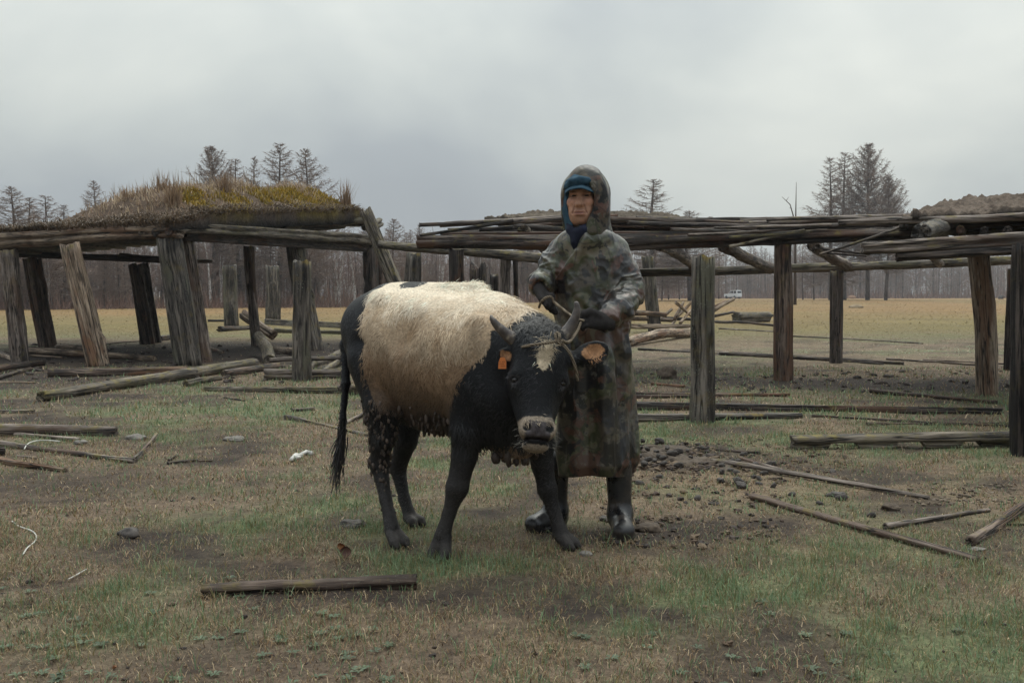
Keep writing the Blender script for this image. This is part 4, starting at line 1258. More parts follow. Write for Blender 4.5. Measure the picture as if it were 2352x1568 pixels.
lying('log', (464, 1369), (958, 1349), 31, 33, 'red', 'red-brown cut log lying in the open turf below the cow', 'log', crack=1.2, bow=.004)
# man's side
lying('log', (1440, 941), (2300, 951), 26, 20, 'dark', 'longest split dark log lying behind the thick free-standing post', split=.35, square=.3, crack=1.4, bow=.003)
lying('log', (1440, 968), (1842, 960), 24, 16, 'greengrey', 'split grey-green log lying in front of the longest dark log', split=.35, square=.35, crack=1.5, bow=.003)
lying('plank', (1450, 909), (1814, 911), 11, 9, 'red', 'thin brown board behind the longest dark log', 'plank', square=.4)
lying('plank', (1455, 914), (1600, 914), 8, 8, 'red', 'short reddish board beside the thin brown board', 'plank', square=.4)
lying('stick', (1497, 884), (1572, 890), 7, 7, 'red', 'small reddish stick on the bare mud', 'stick')
lying('plank', (2000, 903), (2290, 928), 12, 9, 'red', 'reddish-brown board lying in the mud by the pale leaning post', 'plank', square=.4)
lying('plank', (1864, 958), (2320, 982), 9, 9, 'red', 'thin rotten red board sunk in the grass', 'plank', square=.5, sink=.5)
lying('plank', (1990, 975), (2330, 975), 8, 8, 'red', 'second thin rotten board sunk in the grass beside the notched beam', 'plank', square=.5, sink=.5)
nb = gp(1816, 1031); LN = float(np.linalg.norm(gp(2345, 1024) - nb))
lying('beam', (1816, 1031), (2345, 1024), 33, 38, 'moss', 'notched squared beam lying on the grass at the foot of the edge post', 'beam', square=.45, crack=1.3, bow=.002, rings=90,
      holes=tuple((LN * a, LN * b, .85) for a, b in ((.17, .28), (.46, .545), (.555, .565), (.745, .81))))
lying('pole', (1634, 1062), (2134, 1147), 13, 11, 'grey', 'long thin grey pole running out of the dung heap', 'pole', bow=.008)
lying('pole', (1700, 1056), (1800, 1083), 9, 7, 'grey', 'short grey stick lying beside the long thin pole in the dung heap', 'stick')
lying('pole', (1518, 1028), (1746, 1043), 8, 7, 'red', 'straight reddish pole behind the dung heap', 'pole', bow=.003)
lying('pole', (1727, 1146), (2248, 1294), 17, 18, 'grey', 'long grey pole with an orange broken end in the open turf', 'pole', bow=.004, crack=1.4)
lying('branch', (2032, 1216), (2272, 1175), 17, 10, 'grey', 'grey tapered branch touching the long pole with the orange end', 'branch', bow=.01)
lying('log', (2228, 1254), (2420, 1120), 24, 24, 'red', 'brown square-sided log running out past the grey tapered branch', square=.3)
lying('stick', (2296, 1206), (2380, 1208), 8, 6, 'red', 'thin reddish stick under the brown square-sided log', 'stick')
lying('pole', (1466, 804), (2030, 838), 6, 5, 'dark', 'very long thin dark pole in the grass behind the posts', 'pole', bow=.003)
lying('log', (1654, 816), (2076, 838), 11, 8, 'grey', 'long slim grey log beside the very long thin dark pole', 'log', bow=.003)
lying('stick', (2036, 826), (2250, 840), 5, 4, 'grey', 'thin grey stick trailing off towards the edge post', 'stick')
lying('stick', (2120, 828), (2330, 838), 4, 4, 'grey', 'thin pale stick next to the trailing grey one', 'stick')
lying('log', (1440, 796), (1590, 774), 23, 22, 'pale', 'thick pale grey log lying in front of the pole heap')
lying('log', (1690, 742), (1763, 739), 27, 25, 'moss', 'short thick greenish log with a rotten brown end', rag=.8, rough=.7)
lying('pole', (1644, 742), (1782, 750), 7, 6, 'dark', 'dark pole lying before the short thick greenish log', 'pole')
lying('pole', (1652, 756), (1800, 764), 4, 4, 'grey', 'thin grey pole on the grass before the short greenish log', 'pole')
lying('pole', (1790, 772), (2120, 790), 3, 3, 'grey', 'thin fallen pole lost in the meadow grass', 'pole')
# heap of thin poles
for q, (a, b, w, m, lb) in enumerate([((1445, 718), (1530, 724), 11, 'pale', 'thick pale pole at the back of the pole heap'), ((1445, 732), (1545, 735), 9, 'pale', 'lower pale pole at the back of the pole heap'),
        ((1515, 734), (1543, 710), 6, 'pale', 'short pale pole slanting up at the end of the heap by the lichened post'), ((1548, 735), (1570, 694), 7, 'pale', 'pale pole sticking up from the crossed poles'), ((1552, 694), (1588, 726), 6, 'grey', 'crossing pole that leans the other way in the heap'),
        ((1555, 728), (1592, 690), 6, 'pale', 'second upright-slanting pale pole of the crossed poles'), ((1536, 756), (1552, 734), 6, 'grey', 'grey pole end poking out below the crossed poles'), ((1500, 729), (1590, 733), 7, 'dark', 'dark pole lying across the heap'),
        ((1445, 748), (1590, 748), 9, 'grey', 'grey-brown pole at the foot of the heap'), ((1640, 712), (1686, 686), 8, 'pale', 'thick pale pole pointing up at the white car'), ((1636, 706), (1668, 692), 7, 'grey', 'grey pole beside the one pointing at the white car'),
        ((1640, 726), (1686, 716), 5, 'dark', 'dark stick lying flat behind the thick free-standing post'), ((1562, 742), (1588, 712), 6, 'pale', 'third slanting pole at the thick end of the heap')]):
    dd = 31.0 + (q % 4) * .4
    tag(make_log('pole', at(a[0], a[1], dd), at(b[0], b[1], dd + .5), w * 1.35 / 2 / F * dd, w * 1.25 / 2.3 / F * dd, {'grey': 'pale'}.get(m, m), None, seg=12, rings=10), lb, 'pole')

# ================================================================== dung, stones, bones and litter
def lump_mat(name, c1, c2, rough=.6):
    M = Mat(name); o = M.coord('Object'); n = M.noise(o, 30, 5, .65)
    return M.set(M.ramp(n, (.35, c1), (.65, c2)), rough, M.bump(n, .5, .01), .3)
DUNG = lump_mat('dung_skin', (0.030, 0.025, 0.022), (0.085, 0.070, 0.060), .6)
DUNGB = lump_mat('broken_dung', (0.045, 0.032, 0.024), (0.105, 0.078, 0.055), .85)
lumps = []
for q in range(5):
    Bq = Build(); Bq.ellipsoid((0, 0, 0), (1.15, .72, .62), None, 18, 11, .30 + .08 * q, q + 3); lumps.append(Bq.mesh('dung_lump')); lumps[-1].materials.append(DUNG)
LP = [(280, 250, 70), (390, 290, 100), (640, 285, 130), (600, 330, 80), (270, 395, 90), (370, 400, 80), (460, 420, 90), (320, 450, 70), (320, 520, 110), (600, 470, 130), (640, 530, 110), (470, 570, 120), (410, 630, 130), (830, 475, 150),
      (905, 450, 140), (690, 545, 100), (700, 630, 100), (570, 590, 90), (920, 655, 120), (750, 400, 90), (1050, 440, 80), (1100, 540, 70), (1270, 400, 90), (1350, 450, 80), (1560, 700, 120), (1560, 590, 130), (1690, 655, 100), (1760, 695, 120),
      (1540, 805, 150), (1700, 525, 110), (1790, 520, 100), (1880, 420, 110), (2050, 570, 110), (1810, 810, 190), (1830, 875, 190), (2020, 765, 100), (2110, 785, 110), (2280, 560, 130), (2100, 860, 100), (2310, 890, 100), (1200, 1060, 140), (350, 845, 130), (640, 750, 100), (2180, 700, 110)]
LP = [(1414.9 + x * .15625, 973.9 + y * .15625, w * .15625) for x, y, w in LP]
LP += [(1433.25 + x * .41423, 918.75 + y * .41423, w * .41423) for x, y, w in ((1155, 390, 45), (1135, 520, 36), (1205, 530, 62), (930, 515, 46), (1370, 630, 46), (815, 345, 50), (1085, 565, 40))]
GPT = {2: 'upper', 9: 'x'}
for q, (x, y, w) in enumerate(LP):
    p = gp(x, y + w * .35); r = w / 2 / F * p[1]
    o_ = bpy.data.objects.new('dung_lump', lumps[q % 5]); COL.objects.link(o_)
    heap = q < 23
    o_.location = (p[0], p[1], p[2] + r * .38 + (.035 if heap else 0))
    o_.scale = (r, r, r); o_.rotation_euler = (RNG.normal(0, .35), RNG.normal(0, .35), RNG.random() * 6.28)
    lb, gname = ('smooth dark dung lump in the heap beside the hem of the raincoat', 'dung lumps of the heap by the man') if heap else ('smooth dark dung lump strewn along the long thin grey pole', 'dung lumps strewn along the pole') if q < 40 else ('single dark dung lump lying apart in the open turf beyond the heap', 'scattered dung lumps')
    tag(o_, lb, 'dung', gname)
dh = Build()
for q in range(9):
    p = gp(*[(1470, 1062), (1500, 1050), (1535, 1052), (1565, 1060), (1600, 1066), (1480, 1040), (1520, 1036), (1560, 1040), (1640, 1072)][q])
    dh.ellipsoid(p - np.array([0, 0, .015]), (.15, .12, .045 if q < 8 else .03), rotz(q), 24, 10, 1.3, q + 40)
link('dung_heap', dh.mesh('dung_heap'), DUNGB)['kind'] = 'stuff'
bpy.data.objects['dung_heap']['label'] = 'low brown heap of old dung and straw under the dark lumps'; bpy.data.objects['dung_heap']['category'] = 'dung heap'
def heap(name, px, py, wpx, hf, mat, label, cat, noise=.5, seed=0):
    p = gp(px, py); r = wpx / 2 / F * p[1]
    Bq = Build(); Bq.ellipsoid((0, 0, 0), (r, r * .8, r * hf), None, 22, 12, noise, seed)
    o_ = link(name, Bq.mesh(name), mat); o_.location = (p[0], p[1], p[2] + r * hf * .35)
    return tag(o_, label, cat)
STONE = lump_mat('weathered_pale_lump', (0.12, 0.105, 0.09), (0.22, 0.20, 0.175), .85)
heap('dung_pat', 296, 1232, 52, .55, DUNG, 'dark crumbling dung pat alone in the open turf by the white string', 'dung', .6, 3)
heap('dung_pat', 811, 1208, 64, .35, DUNG, 'dark flaky dung pat beside the muddy hind hoof of the cow', 'dung', .7, 4)
heap('dung_pat', 1490, 1218, 60, .4, DUNGB, 'dark brown dung pat beside the black boot', 'dung', .7, 5)
heap('dung_pat', 1392, 1195, 34, .45, DUNG, 'small dung pat between the two boots', 'dung', .6, 6)
heap('dung_pat', 1920, 1138, 46, .3, DUNG, 'flat dark dung pat between the two long grey poles', 'dung', .6, 8)
heap('dung_pat', 2046, 1172, 44, .5, DUNGB, 'brown crumbled dung ball near the grey tapered branch', 'dung', .8, 7)
heap('pale_stone', 313, 1010, 46, .45, STONE, 'pale brown weathered lump near the rotten end of the thick beam', 'stone', .5, 9)
heap('pale_stone', 186, 1019, 30, .5, STONE, 'small brown lump between the slim grey pole and the thick beam', 'stone', .5, 10)
heap('pale_stone', 537, 1012, 48, .35, STONE, 'flat pale lump alone in the turf halfway to the cow', 'stone', .6, 11)
heap('dung_pat', 1534, 868, 40, .9, DUNGB, 'small brown dung pile on the mud beside the thick free-standing post', 'dung', .7, 15)
heap('bark_flake', 2246, 1262, 40, .2, STONE, 'flat pale bark flake beside the end of the long pole', 'bark', .8, 17)
heap('stone', 1345, 1275, 32, .5, STONE, 'rounded brown stone beside the far front hoof of the cow', 'stone', .3, 18)
# dry straw heap far out in the meadow
heap('straw_heap', 1965, 706, 34, .35, lump_mat('straw', (0.2, 0.15, 0.09), (0.3, 0.23, 0.15), .9), 'low pale straw heap out in the meadow', 'straw', .5, 21)
heap('stump', 2299, 688, 12, 1.1, DUNG, 'small black stump far across the meadow by the wood', 'stump', .3, 22)
heap('brown_bush', 2012, 684, 14, 1.3, lump_mat('rusty_bush', (0.20, 0.10, 0.05), (0.30, 0.16, 0.09), .9), 'small rusty brown bush under the tallest larch of the clump', 'bush', .5, 23)
heap('brown_bush', 1957, 686, 18, .6, lump_mat('rusty_bush_low', (0.20, 0.11, 0.06), (0.30, 0.18, 0.11), .9), 'low rusty brown bush under the slimmer larches of the clump', 'bush', .5, 24)
# sheep-like white bone pieces
BONE = lump_mat('bone', (0.42, 0.40, 0.36), (0.62, 0.60, 0.55), .6)
bn = thing('animal_bone', 'white broken jaw bone lying in the turf behind the cow', 'bone', gp(690, 1060))
for nm, pts, rr in (('bone_piece', [(668, 1062), (680, 1053), (696, 1052)], [.012, .022, .012]), ('bone_piece', [(690, 1050), (704, 1044), (716, 1047)], [.012, .017, .016]), ('bone_piece', [(676, 1058), (690, 1055)], [.018, .010])):
    Bq = Build(); P = [gp(*q) + np.array([0, 0, .02]) for q in pts]; Bq.tube(P, rr, 10); link(nm, Bq.mesh(nm), BONE, bn)
def string(label, pts, rpx, name='string', mat=BONE, cat='string', lift=.008):
    P = np.array([gp(*q) for q in pts]); t = np.linspace(0, 1, len(P)); tt = np.linspace(0, 1, len(P) * 6)
    S = np.stack([np.interp(tt, t, P[:, i]) for i in range(3)], 1)
    for _ in range(14): S[1:-1] = (S[:-2] + S[2:] + 2 * S[1:-1]) / 4
    S[:, 2] += lift
    Bq = Build(); Bq.tube(S, rpx / F * P[:, 1].mean(), 6)
    return tag(link(name, Bq.mesh(name), mat), label, cat)
string('white string curling on the bare turf near the dark dung pat', [(28, 1200), (44, 1214), (70, 1219), (86, 1232), (82, 1248), (62, 1260), (53, 1277)], 1.8)
string('thin white wire arching over the long grey pole', [(56, 1040), (62, 1028), (78, 1021), (104, 1019), (138, 1022)], 1.4, lift=.03)
string('short white frayed thread in the foreground turf', [(157, 1334), (174, 1325), (198, 1311)], 1.6)
# curled brown leaf near the muddy hoof
LEAF = lump_mat('dead_leaf', (0.09, 0.045, 0.033), (0.15, 0.08, 0.06), .5)
LEAFO = lump_mat('orange_leaf', (0.16, 0.06, 0.02), (0.26, 0.11, 0.04), .7)
def leaf(px, py, w, mat, label, seed, up=.6):
    p = gp(px, py); s = w / F * p[1]; r_ = np.random.default_rng(seed)
    u, v = np.meshgrid(np.linspace(-1, 1, 7), np.linspace(0, 1, 9), indexing='ij')
    X = u * np.sin(math.pi * np.clip(v, .03, .97)) ** .7 * .5 * s
    Z = v * s * up + .1 * s * np.abs(u) ; Y = .25 * s * np.sin(v * 2.6) - .2 * s * u ** 2
    V = np.stack([X, Y, Z], -1).reshape(-1, 3) @ rotz(r_.random() * 2 - 1).T
    i = np.arange(6)[:, None] * 9 + np.arange(8)[None]
    Q = np.stack([i, i + 9, i + 10, i + 1], -1).reshape(-1, 4)
    V = np.vstack([V, V + np.array([0, .0025, .001])]); Q = np.vstack([Q, Q[:, ::-1] + 63])
    o_ = link('dead_leaf', new_mesh('dead_leaf', V, [Q]), mat); o_.location = Vector(p + np.array([0, 0, .004]))
    tag(o_, label, 'leaf')
leaf(794, 1284, 26, LEAF, 'curled dark brown leaf standing up beside the hind hoof of the cow', 1, 1.0)
leaf(783, 1264, 22, LEAFO, 'orange-brown curled leaf behind the standing dark brown leaf', 2, .6)
leaf(262, 1538, 20, LEAFO, 'flat orange-brown leaf in the very front turf', 3, .25)
leaf(2200, 1298, 26, LEAF, 'flat brown bark scrap in front of the long pole end', 4, .15)

# ================================================================== white off-road car across the meadow
DCAR = 236.0
cx_ = (1683 - CX) / F * DCAR; cz_ = float(ground_z(cx_, DCAR))
car = thing('parked_car', 'small white off-road car parked far off by the wood edge', 'car', (cx_, DCAR, cz_))
car.rotation_euler = (0, 0, math.radians(125))
CW = Mat('white_car_paint').set((0.62, 0.64, 0.66), .35); CGl = Mat('dark_car_glass').set((0.02, 0.022, 0.025), .1); CBk = Mat('black_rubber').set((0.02, 0.02, 0.02), .7)
def extr(name, prof, y0, y1, mat, parent):
    n = len(prof); V = [(x, y0, z) for x, z in prof] + [(x, y1, z) for x, z in prof]
    me = bpy.data.meshes.new(name)
    me.from_pydata(V, [], [tuple(range(n))[::-1], tuple(range(n, 2 * n))] + [(i, (i + 1) % n, n + (i + 1) % n, n + i) for i in range(n)])
    me.materials.append(mat); o = bpy.data.objects.new(name, me); COL.objects.link(o); o.parent = parent
    return o
extr('body', [(-2, .45), (-2, 1.05), (-1.95, 1.2), (.75, 1.2), (1.9, 1.12), (2.05, .95), (2.05, .45)], -.85, .85, CW, car)
extr('cabin', [(-1.95, 1.195), (-1.85, 1.9), (-1.6, 1.98), (.1, 1.98), (.75, 1.195)], -.78, .78, CW, car)
for s in (-1, 1):
    for a, b, c2, d2 in ((-1.7, -1.65, -.95, -.95), (-.8, -.8, -.12, -.12), (.0, .0, .1, .52)):
        extr('window', [(a, 1.27), (b, 1.84), (c2, 1.84), (d2, 1.27)], s * .785, s * .795, CGl, car)
    for xw in (-1.25, 1.3):
        Bq = Build(); Bq.tube([(xw, s * .62, .36), (xw, s * .88, .36)], [.37, .37], 16); link('wheel', Bq.mesh('wheel'), CBk).parent = car
    Bq = Build(); Bq.ellipsoid((2.04, s * .6, .9), (.05, .12, .1)); link('headlight', Bq.mesh('headlight'), CGl).parent = car
extr('windscreen', [(.2, 1.90), (.75, 1.24), (.77, 1.25), (.22, 1.91)], -.68, .68, CGl, car)
extr('rear_window', [(-1.965, 1.3), (-1.885, 1.84), (-1.875, 1.84), (-1.955, 1.3)], -.6, .6, CGl, car)
# ================================================================== cow
AX = np.array([.803, -.596, 0.0]); BX = np.array([.596, .803, 0.0]); ZX = np.array([0, 0, 1.0])
BODY_R = np.stack([AX, BX, ZX], 1)
cow = thing('cow', 'black cow with a mud-stained cream belt, a pale forehead star and short horns, head turned', 'cow', (-.25, 4.65, float(ground_z(-.25, 4.65))))
S = Sdf((-1.0, 3.72, -.03), (.62, 5.5, 1.34), .0075)
K = .07
S.ell(at(988, 828, 4.76), (.38, .265, .322), BODY_R, K)
S.ell(at(922, 786, 4.86), (.28, .235, .262), BODY_R, K)
S.ell(at(884, 750, 4.94), (.215, .185, .170), BODY_R, K)
S.ell(at(862, 748, 4.98), (.14, .145, .135), BODY_R, K)
S.cone(at(872, 705, 4.86), at(886, 694, 4.755), .07, .040, .045)
S.ell(at(932, 752, 4.52), (.10, .085, .11), BODY_R, .07, 'sub')
S.ell(at(838, 808, 4.72), (.06, .05, .06), BODY_R, .06, 'sub')
S.ell(at(930, 905, 4.42), (.10, .06, .08), BODY_R, .06, 'sub')
S.ell(at(1102, 815, 4.36), (.075, .05, .17), BODY_R, .07)
S.cone(at(816, 752, 4.98), at(824, 786, 4.93), .045, .045, .05)
S.cone(at(893, 676, 5.0), at(1100, 670, 4.70), .046, .046, .09)
S.ell(at(1060, 838, 4.62), (.29, .25, .308), BODY_R, K)
S.ell(at(1115, 848, 4.52), (.21, .215, .29), BODY_R, K)
S.ell(at(1135, 748, 4.62), (.20, .10, .14), BODY_R, .08)
S.ell(at(1165, 905, 4.42), (.17, .19, .22), BODY_R, K)
S.cone(at(1120, 975, 4.42), at(1195, 1010, 4.38), .095, .085, .06)
# neck
S.cone(at(1130, 800, 4.58), at(1190, 815, 4.40), .235, .19, K, flat=((.8, .6, 0), .8))
S.cone(at(1190, 815, 4.40), at(1240, 822, 4.23), .185, .135, .05, flat=((.95, .3, 0), .85))
S.cone(at(1175, 745, 4.56), at(1250, 775, 4.25), .07, .07, .06)
# hind legs
S.ell(at(868, 820, 4.84), (.13, .09, .19), BODY_R, .06)
S.chain([at(866, 830, 4.80), at(884, 925, 4.70), at(879, 1000, 4.70), at(871, 1066, 4.73), at(886, 1146, 4.67), at(900, 1210, 4.60)], [.135, .094, .060, .041, .027, .034], .04)
S.chain([at(838, 790, 4.93), at(852, 880, 4.84), at(860, 960, 4.76)], [.07, .06, .048], .05)
S.cone(at(871, 1066, 4.73), at(856, 1058, 4.75), .035, .022, .03)
S.chain([at(915, 830, 5.12), at(938, 930, 5.05), at(932, 1010, 5.02), at(914, 1075, 5.05), at(929, 1146, 5.0), at(941, 1182, 4.97)], [.135, .092, .058, .040, .027, .033], .04)
# fore legs
S.chain([at(1088, 880, 4.42), at(1078, 985, 4.40), at(1066, 1050, 4.385), at(1050, 1120, 4.375), at(1031, 1180, 4.37), at(1017, 1228, 4.36)], [.12, .082, .054, .048, .027, .037], .035)
S.chain([at(1215, 940, 4.55), at(1238, 1015, 4.56), at(1246, 1066, 4.56), at(1257, 1122, 4.56), at(1274, 1178, 4.55), at(1288, 1222, 4.53)], [.11, .068, .049, .043, .027, .036], .035)
# pasterns and cloven hooves
def claws(fet, toe, spread, r=.030):
    fet = np.asarray(fet); toe = np.asarray(toe)
    d = toe - fet; hd = np.array([d[0], d[1], 0]); hd /= np.linalg.norm(hd) + 1e-9
    sdv = np.cross(hd, ZX)
    gz_ = float(ground_z(toe[0], toe[1]))
    for s in (-1, 1):
        a = fet + sdv * s * spread * .4 + np.array([0, 0, -.012]); b = toe + sdv * s * spread; b[2] = gz_ + .024
        S.cone(a, b, r * .95, r * .86, .006)
        c = b + hd * .026; c[2] = gz_ + .012
        S.cone(b, c, r * .86, r * .45, .005)
    back = fet - hd * .035 + np.array([0, 0, -.02])
    S.cone(fet, back, .022, .013, .015)
claws(at(901, 1212, 4.60), at(918, 1250, 4.55), .027)
claws(at(941, 1182, 4.97), at(957, 1203, 4.93), .026)
claws(at(1017, 1228, 4.36), at(1009, 1268, 4.33), .030, .031)
claws(at(1288, 1222, 4.53), at(1312, 1254, 4.50), .028, .031)
# tail
S.chain([at(836, 698, 5.04), at(808, 722, 5.08), at(795, 790, 5.05), at(795, 880, 5.0), at(788, 960, 4.97), at(781, 1030, 4.96)], [.042, .030, .025, .019, .014, .009], .03)
# head
HO = at(1244, 772, 4.16); HM = at(1234, 1024, 3.985)
HY = (HM - HO); HL = np.linalg.norm(HY); HY = HY / HL
HXv = np.array([.97, .17, .13]); HXv = HXv - HY * (HXv @ HY); HXv /= np.linalg.norm(HXv)
HZ = np.cross(HXv, HY)
if HZ[1] > 0: HZ = -HZ
HR = np.stack([HXv, HY, HZ], 1)
def hp(x, y, z): return HO + HXv * x + HY * y + HZ * z
S.ell(hp(0, .065, -.075), (.105, .10, .09), HR, .05)
S.ell(hp(0, .13, -.05), (.104, .14, .066), HR, .04)
S.cone(hp(-.07, .005, -.06), hp(.07, .005, -.06), .05, .05, .05)
for s in (-1, 1):
    S.ell(hp(s * .089, .172, -.055), (.032, .045, .04), HR, .035)
    S.cone(hp(s * .056, .20, -.120), hp(s * .028, .37, -.085), .064, .040, .05)
    S.ell(hp(s * .036, .395, -.012), (.038, .036, .030), HR, .025)
S.cone(hp(0, .15, -.055), hp(0, .36, -.035), .082, .052, .05)
S.ell(hp(0, .40, -.045), (.065, .048, .058), HR, .03)
S.ell(hp(0, .452, -.062), (.056, .028, .042), HR, .02)
for s in (-1, 1):
    S.ell(hp(s * .102, .186, -.022), (.020, .012, .020), HR, .018, 'sub')
    S.cone(hp(s * .070, .160, -.018), hp(s * .112, .172, -.045), .017, .014, .02)
    rr_ = HR @ rot_axis((0, 0, 1), s * .5)
    S.ell(hp(s * .046, .392, .020), (.013, .023, .022), rr_, .012, 'sub')
S.ell(hp(0, .434, -.02), (.060, .0035, .06), HR, .008, 'sub')
S.ell(hp(0, .405, .018), (.005, .03, .012), HR, .008, 'sub')
# ears
def ear(base, tip, w, thick, fwd):
    base = np.asarray(base); tip = np.asarray(tip); c = .5 * (base + tip)
    u = tip - base; L = np.linalg.norm(u); u /= L
    f = np.asarray(fwd, float); f = f - u * (f @ u); f /= np.linalg.norm(f); v = np.cross(f, u)
    R_ = np.stack([u, v, f], 1)
    S.ell(c, (L * .58, w, thick), R_, .02)
    S.ell(c + f * thick * .95 + u * L * .08, (L * .42, w * .68, thick * .95), R_, .008, 'sub')
    S.cone(base - u * .02, base + u * L * .25, .028, .024, .02)
    return c, R_
EAR_R = ear(at(1322, 822, 4.19), at(1392, 797, 4.21), .047, .020, (-.15, -1, .12))
EAR_L = ear(at(1188, 826, 4.20), at(1146, 808, 4.19), .030, .018, (-.3, -1, .1))
V, Q = S.nets(2)
Nn = normals(V, Q)

def poly_s(pts):
    P = np.array([at(*p) for p in pts]); o_ = np.argsort(P[:, 2])
    return P[o_, 2], (P @ AX)[o_]
RZ, RS = poly_s([(893, 655, 4.95), (865, 690, 4.83), (845, 728, 4.76), (848, 771, 4.74), (850, 829, 4.70), (853, 867, 4.68), (865, 906, 4.66), (885, 930, 4.64), (940, 965, 4.62), (960, 1000, 4.6)])
FZ, FS = poly_s([(1040, 1010, 4.45), (1045, 965, 4.44), (1054, 925, 4.40), (1092, 863, 4.36), (1155, 800, 4.36), (1195, 765, 4.40), (1262, 726, 4.47), (1275, 700, 4.5)])
CREAM = np.array([0.76, 0.665, 0.530]); TAN = np.array([0.43, 0.325, 0.220]); BROWN = np.array([0.190, 0.122, 0.072]); MUD = np.array([0.042, 0.031, 0.026]); BLACK = np.array([0.0070, 0.0070, 0.0078])
GREYMUD = np.array([0.034, 0.029, 0.026])

def cow_colour(P, jit=0.0):
    n1_ = fbm(P[:, 0] * 9, P[:, 1] * 9, P[:, 2] * 9, 3, 3); n2_ = fbm(P[:, 0] * 26, P[:, 1] * 26, P[:, 2] * 26, 7, 2)
    s = P @ AX; z = P[:, 2]
    L = (P - HO) @ HR
    head = (L[:, 1] > -.06) & (L[:, 1] < .60) & (np.abs(L[:, 0]) < .2) & (L[:, 2] > -.20)
    wob = .018 * n1_ + .012 * n2_
    belt = (s > np.interp(z, RZ, RS) + wob) & (s < np.interp(z, FZ, FS) + wob) & (z > .46) & ~head & (P[:, 1] > 4.25)
    zz_ = z + .06 * n1_ + .03 * n2_
    c = np.empty_like(P); c[:] = BLACK
    zk = [.52, .61, .72, .83, .93, 1.04, 1.15]
    ck = np.array([MUD, MUD * 1.3, BROWN * .55, BROWN, TAN * .72, TAN * 1.08, CREAM])
    cb = np.stack([np.interp(zz_ + .03 * n2_, zk, ck[:, i]) for i in range(3)], 1)
    st = sstep(.0, .45, fbm(P[:, 0] * 15 + 3, P[:, 1] * 15, P[:, 2] * 4, 23, 3))
    cb = cb * (1 - np.array([.30, .36, .42]) * (st * (1 - sstep(.98, 1.12, z)))[:, None])
    c[belt] = cb[belt]
    # a black smudge on the back
    bk = at(975, 650, 4.92); m = (np.exp(-((s - bk @ AX) / .075) ** 2 - ((z - bk[2]) / .03) ** 2) + .25 * n2_ > .45) & belt
    c[m] = BLACK * 2
    # legs stained with mud
    lm = (~belt) & (~head) & (z < .62)
    f = (1 - sstep(.30, .62, z + .08 * n1_)) * (.55 + .45 * n1_)
    c = np.where(lm[:, None], c + (GREYMUD - c) * np.clip(f, 0, 1)[:, None], c)
    hoof = z < .075
    c[hoof] = np.array([0.036, 0.031, 0.028])
    br = at(1165, 1050, 4.38)
    m = (np.linalg.norm((P - br) * np.array([1, 1, 1.6]), axis=1) < .13 + .03 * n1_) & (z < .50) & (z > .36)
    c[m] = np.array([0.17, 0.115, 0.075])
    # face
    x_, y_, z_ = L[:, 0], L[:, 1], L[:, 2]
    star = (np.abs(x_ - .018 + .12 * (y_ - .05)) < .032 * np.sqrt(np.clip(1 - ((y_ - .085) / .075) ** 2, 0, 1)) + .008 * n2_) & head & (z_ > -.08) & (np.abs(y_ - .085) < .078)
    c[star] = np.array([0.52, 0.42, 0.29])
    ring = head & (((y_ > .350 + .006 * n2_) & (y_ < .368)) | ((y_ >= .368) & (np.abs(x_) > .051)) | (y_ > .455)) & (z_ > -.10)
    c[ring] = np.array([0.24, 0.190, 0.140])
    pad = head & (y_ >= .368) & (np.abs(x_) <= .051) & (y_ < .430) & (z_ > -.07)
    c[pad] = np.array([0.062, 0.052, 0.052])
    lip = head & (np.abs(y_ - .436) < .0055) & (z_ > -.08)
    c[lip] = np.array([0.015, 0.012, 0.012])
    for sg in (-1, 1):
        c[head & (np.linalg.norm(L - np.array([sg * .046, .392, .010]), axis=1) < .017)] = 0.006
        er_ = np.linalg.norm((L - np.array([sg * .098, .187, -.034])) * np.array([1, 1.5, 1]), axis=1)
        c[head & (er_ < .034) & (er_ > .019)] = np.array([0.030, 0.026, 0.026])
    brow = head & (y_ > .10) & (y_ < .34) & (np.abs(x_) > .045)
    # ear linings
    for (ec, er), rad in ((EAR_R, (.05, .030, .02)), (EAR_L, (.03, .018, .02))):
        q = ((P - ec) @ er - np.array([.008, 0, .004])) / np.array(rad)
        m = (np.linalg.norm(q[:, :2], axis=1) < 1) & (q[:, 2] > -.6) & (q[:, 2] < 1.2)
        c[m] = np.array([0.30, 0.155, 0.075])
    return c, belt, head, L

colv, beltv, headv, Lv = cow_colour(V)
colv = np.where(beltv[:, None], colv * np.array([.84, .80, .75]), colv)   # wet underfur
HIDE = Mat('cow_hide'); _c = HIDE.attr(); _o = HIDE.coord('Object')
_n = HIDE.noise(_o, 90, 4, .65)
HIDE.set(HIDE.mix(1.0, _c, HIDE.ramp(_n, (.3, .6), (.7, 1.35)), 'MULTIPLY'), .55, HIDE.bump(_n, .5, .006), .18)
me = new_mesh('body', V, [Q], True, colv)
link('body', me, HIDE.m, cow)

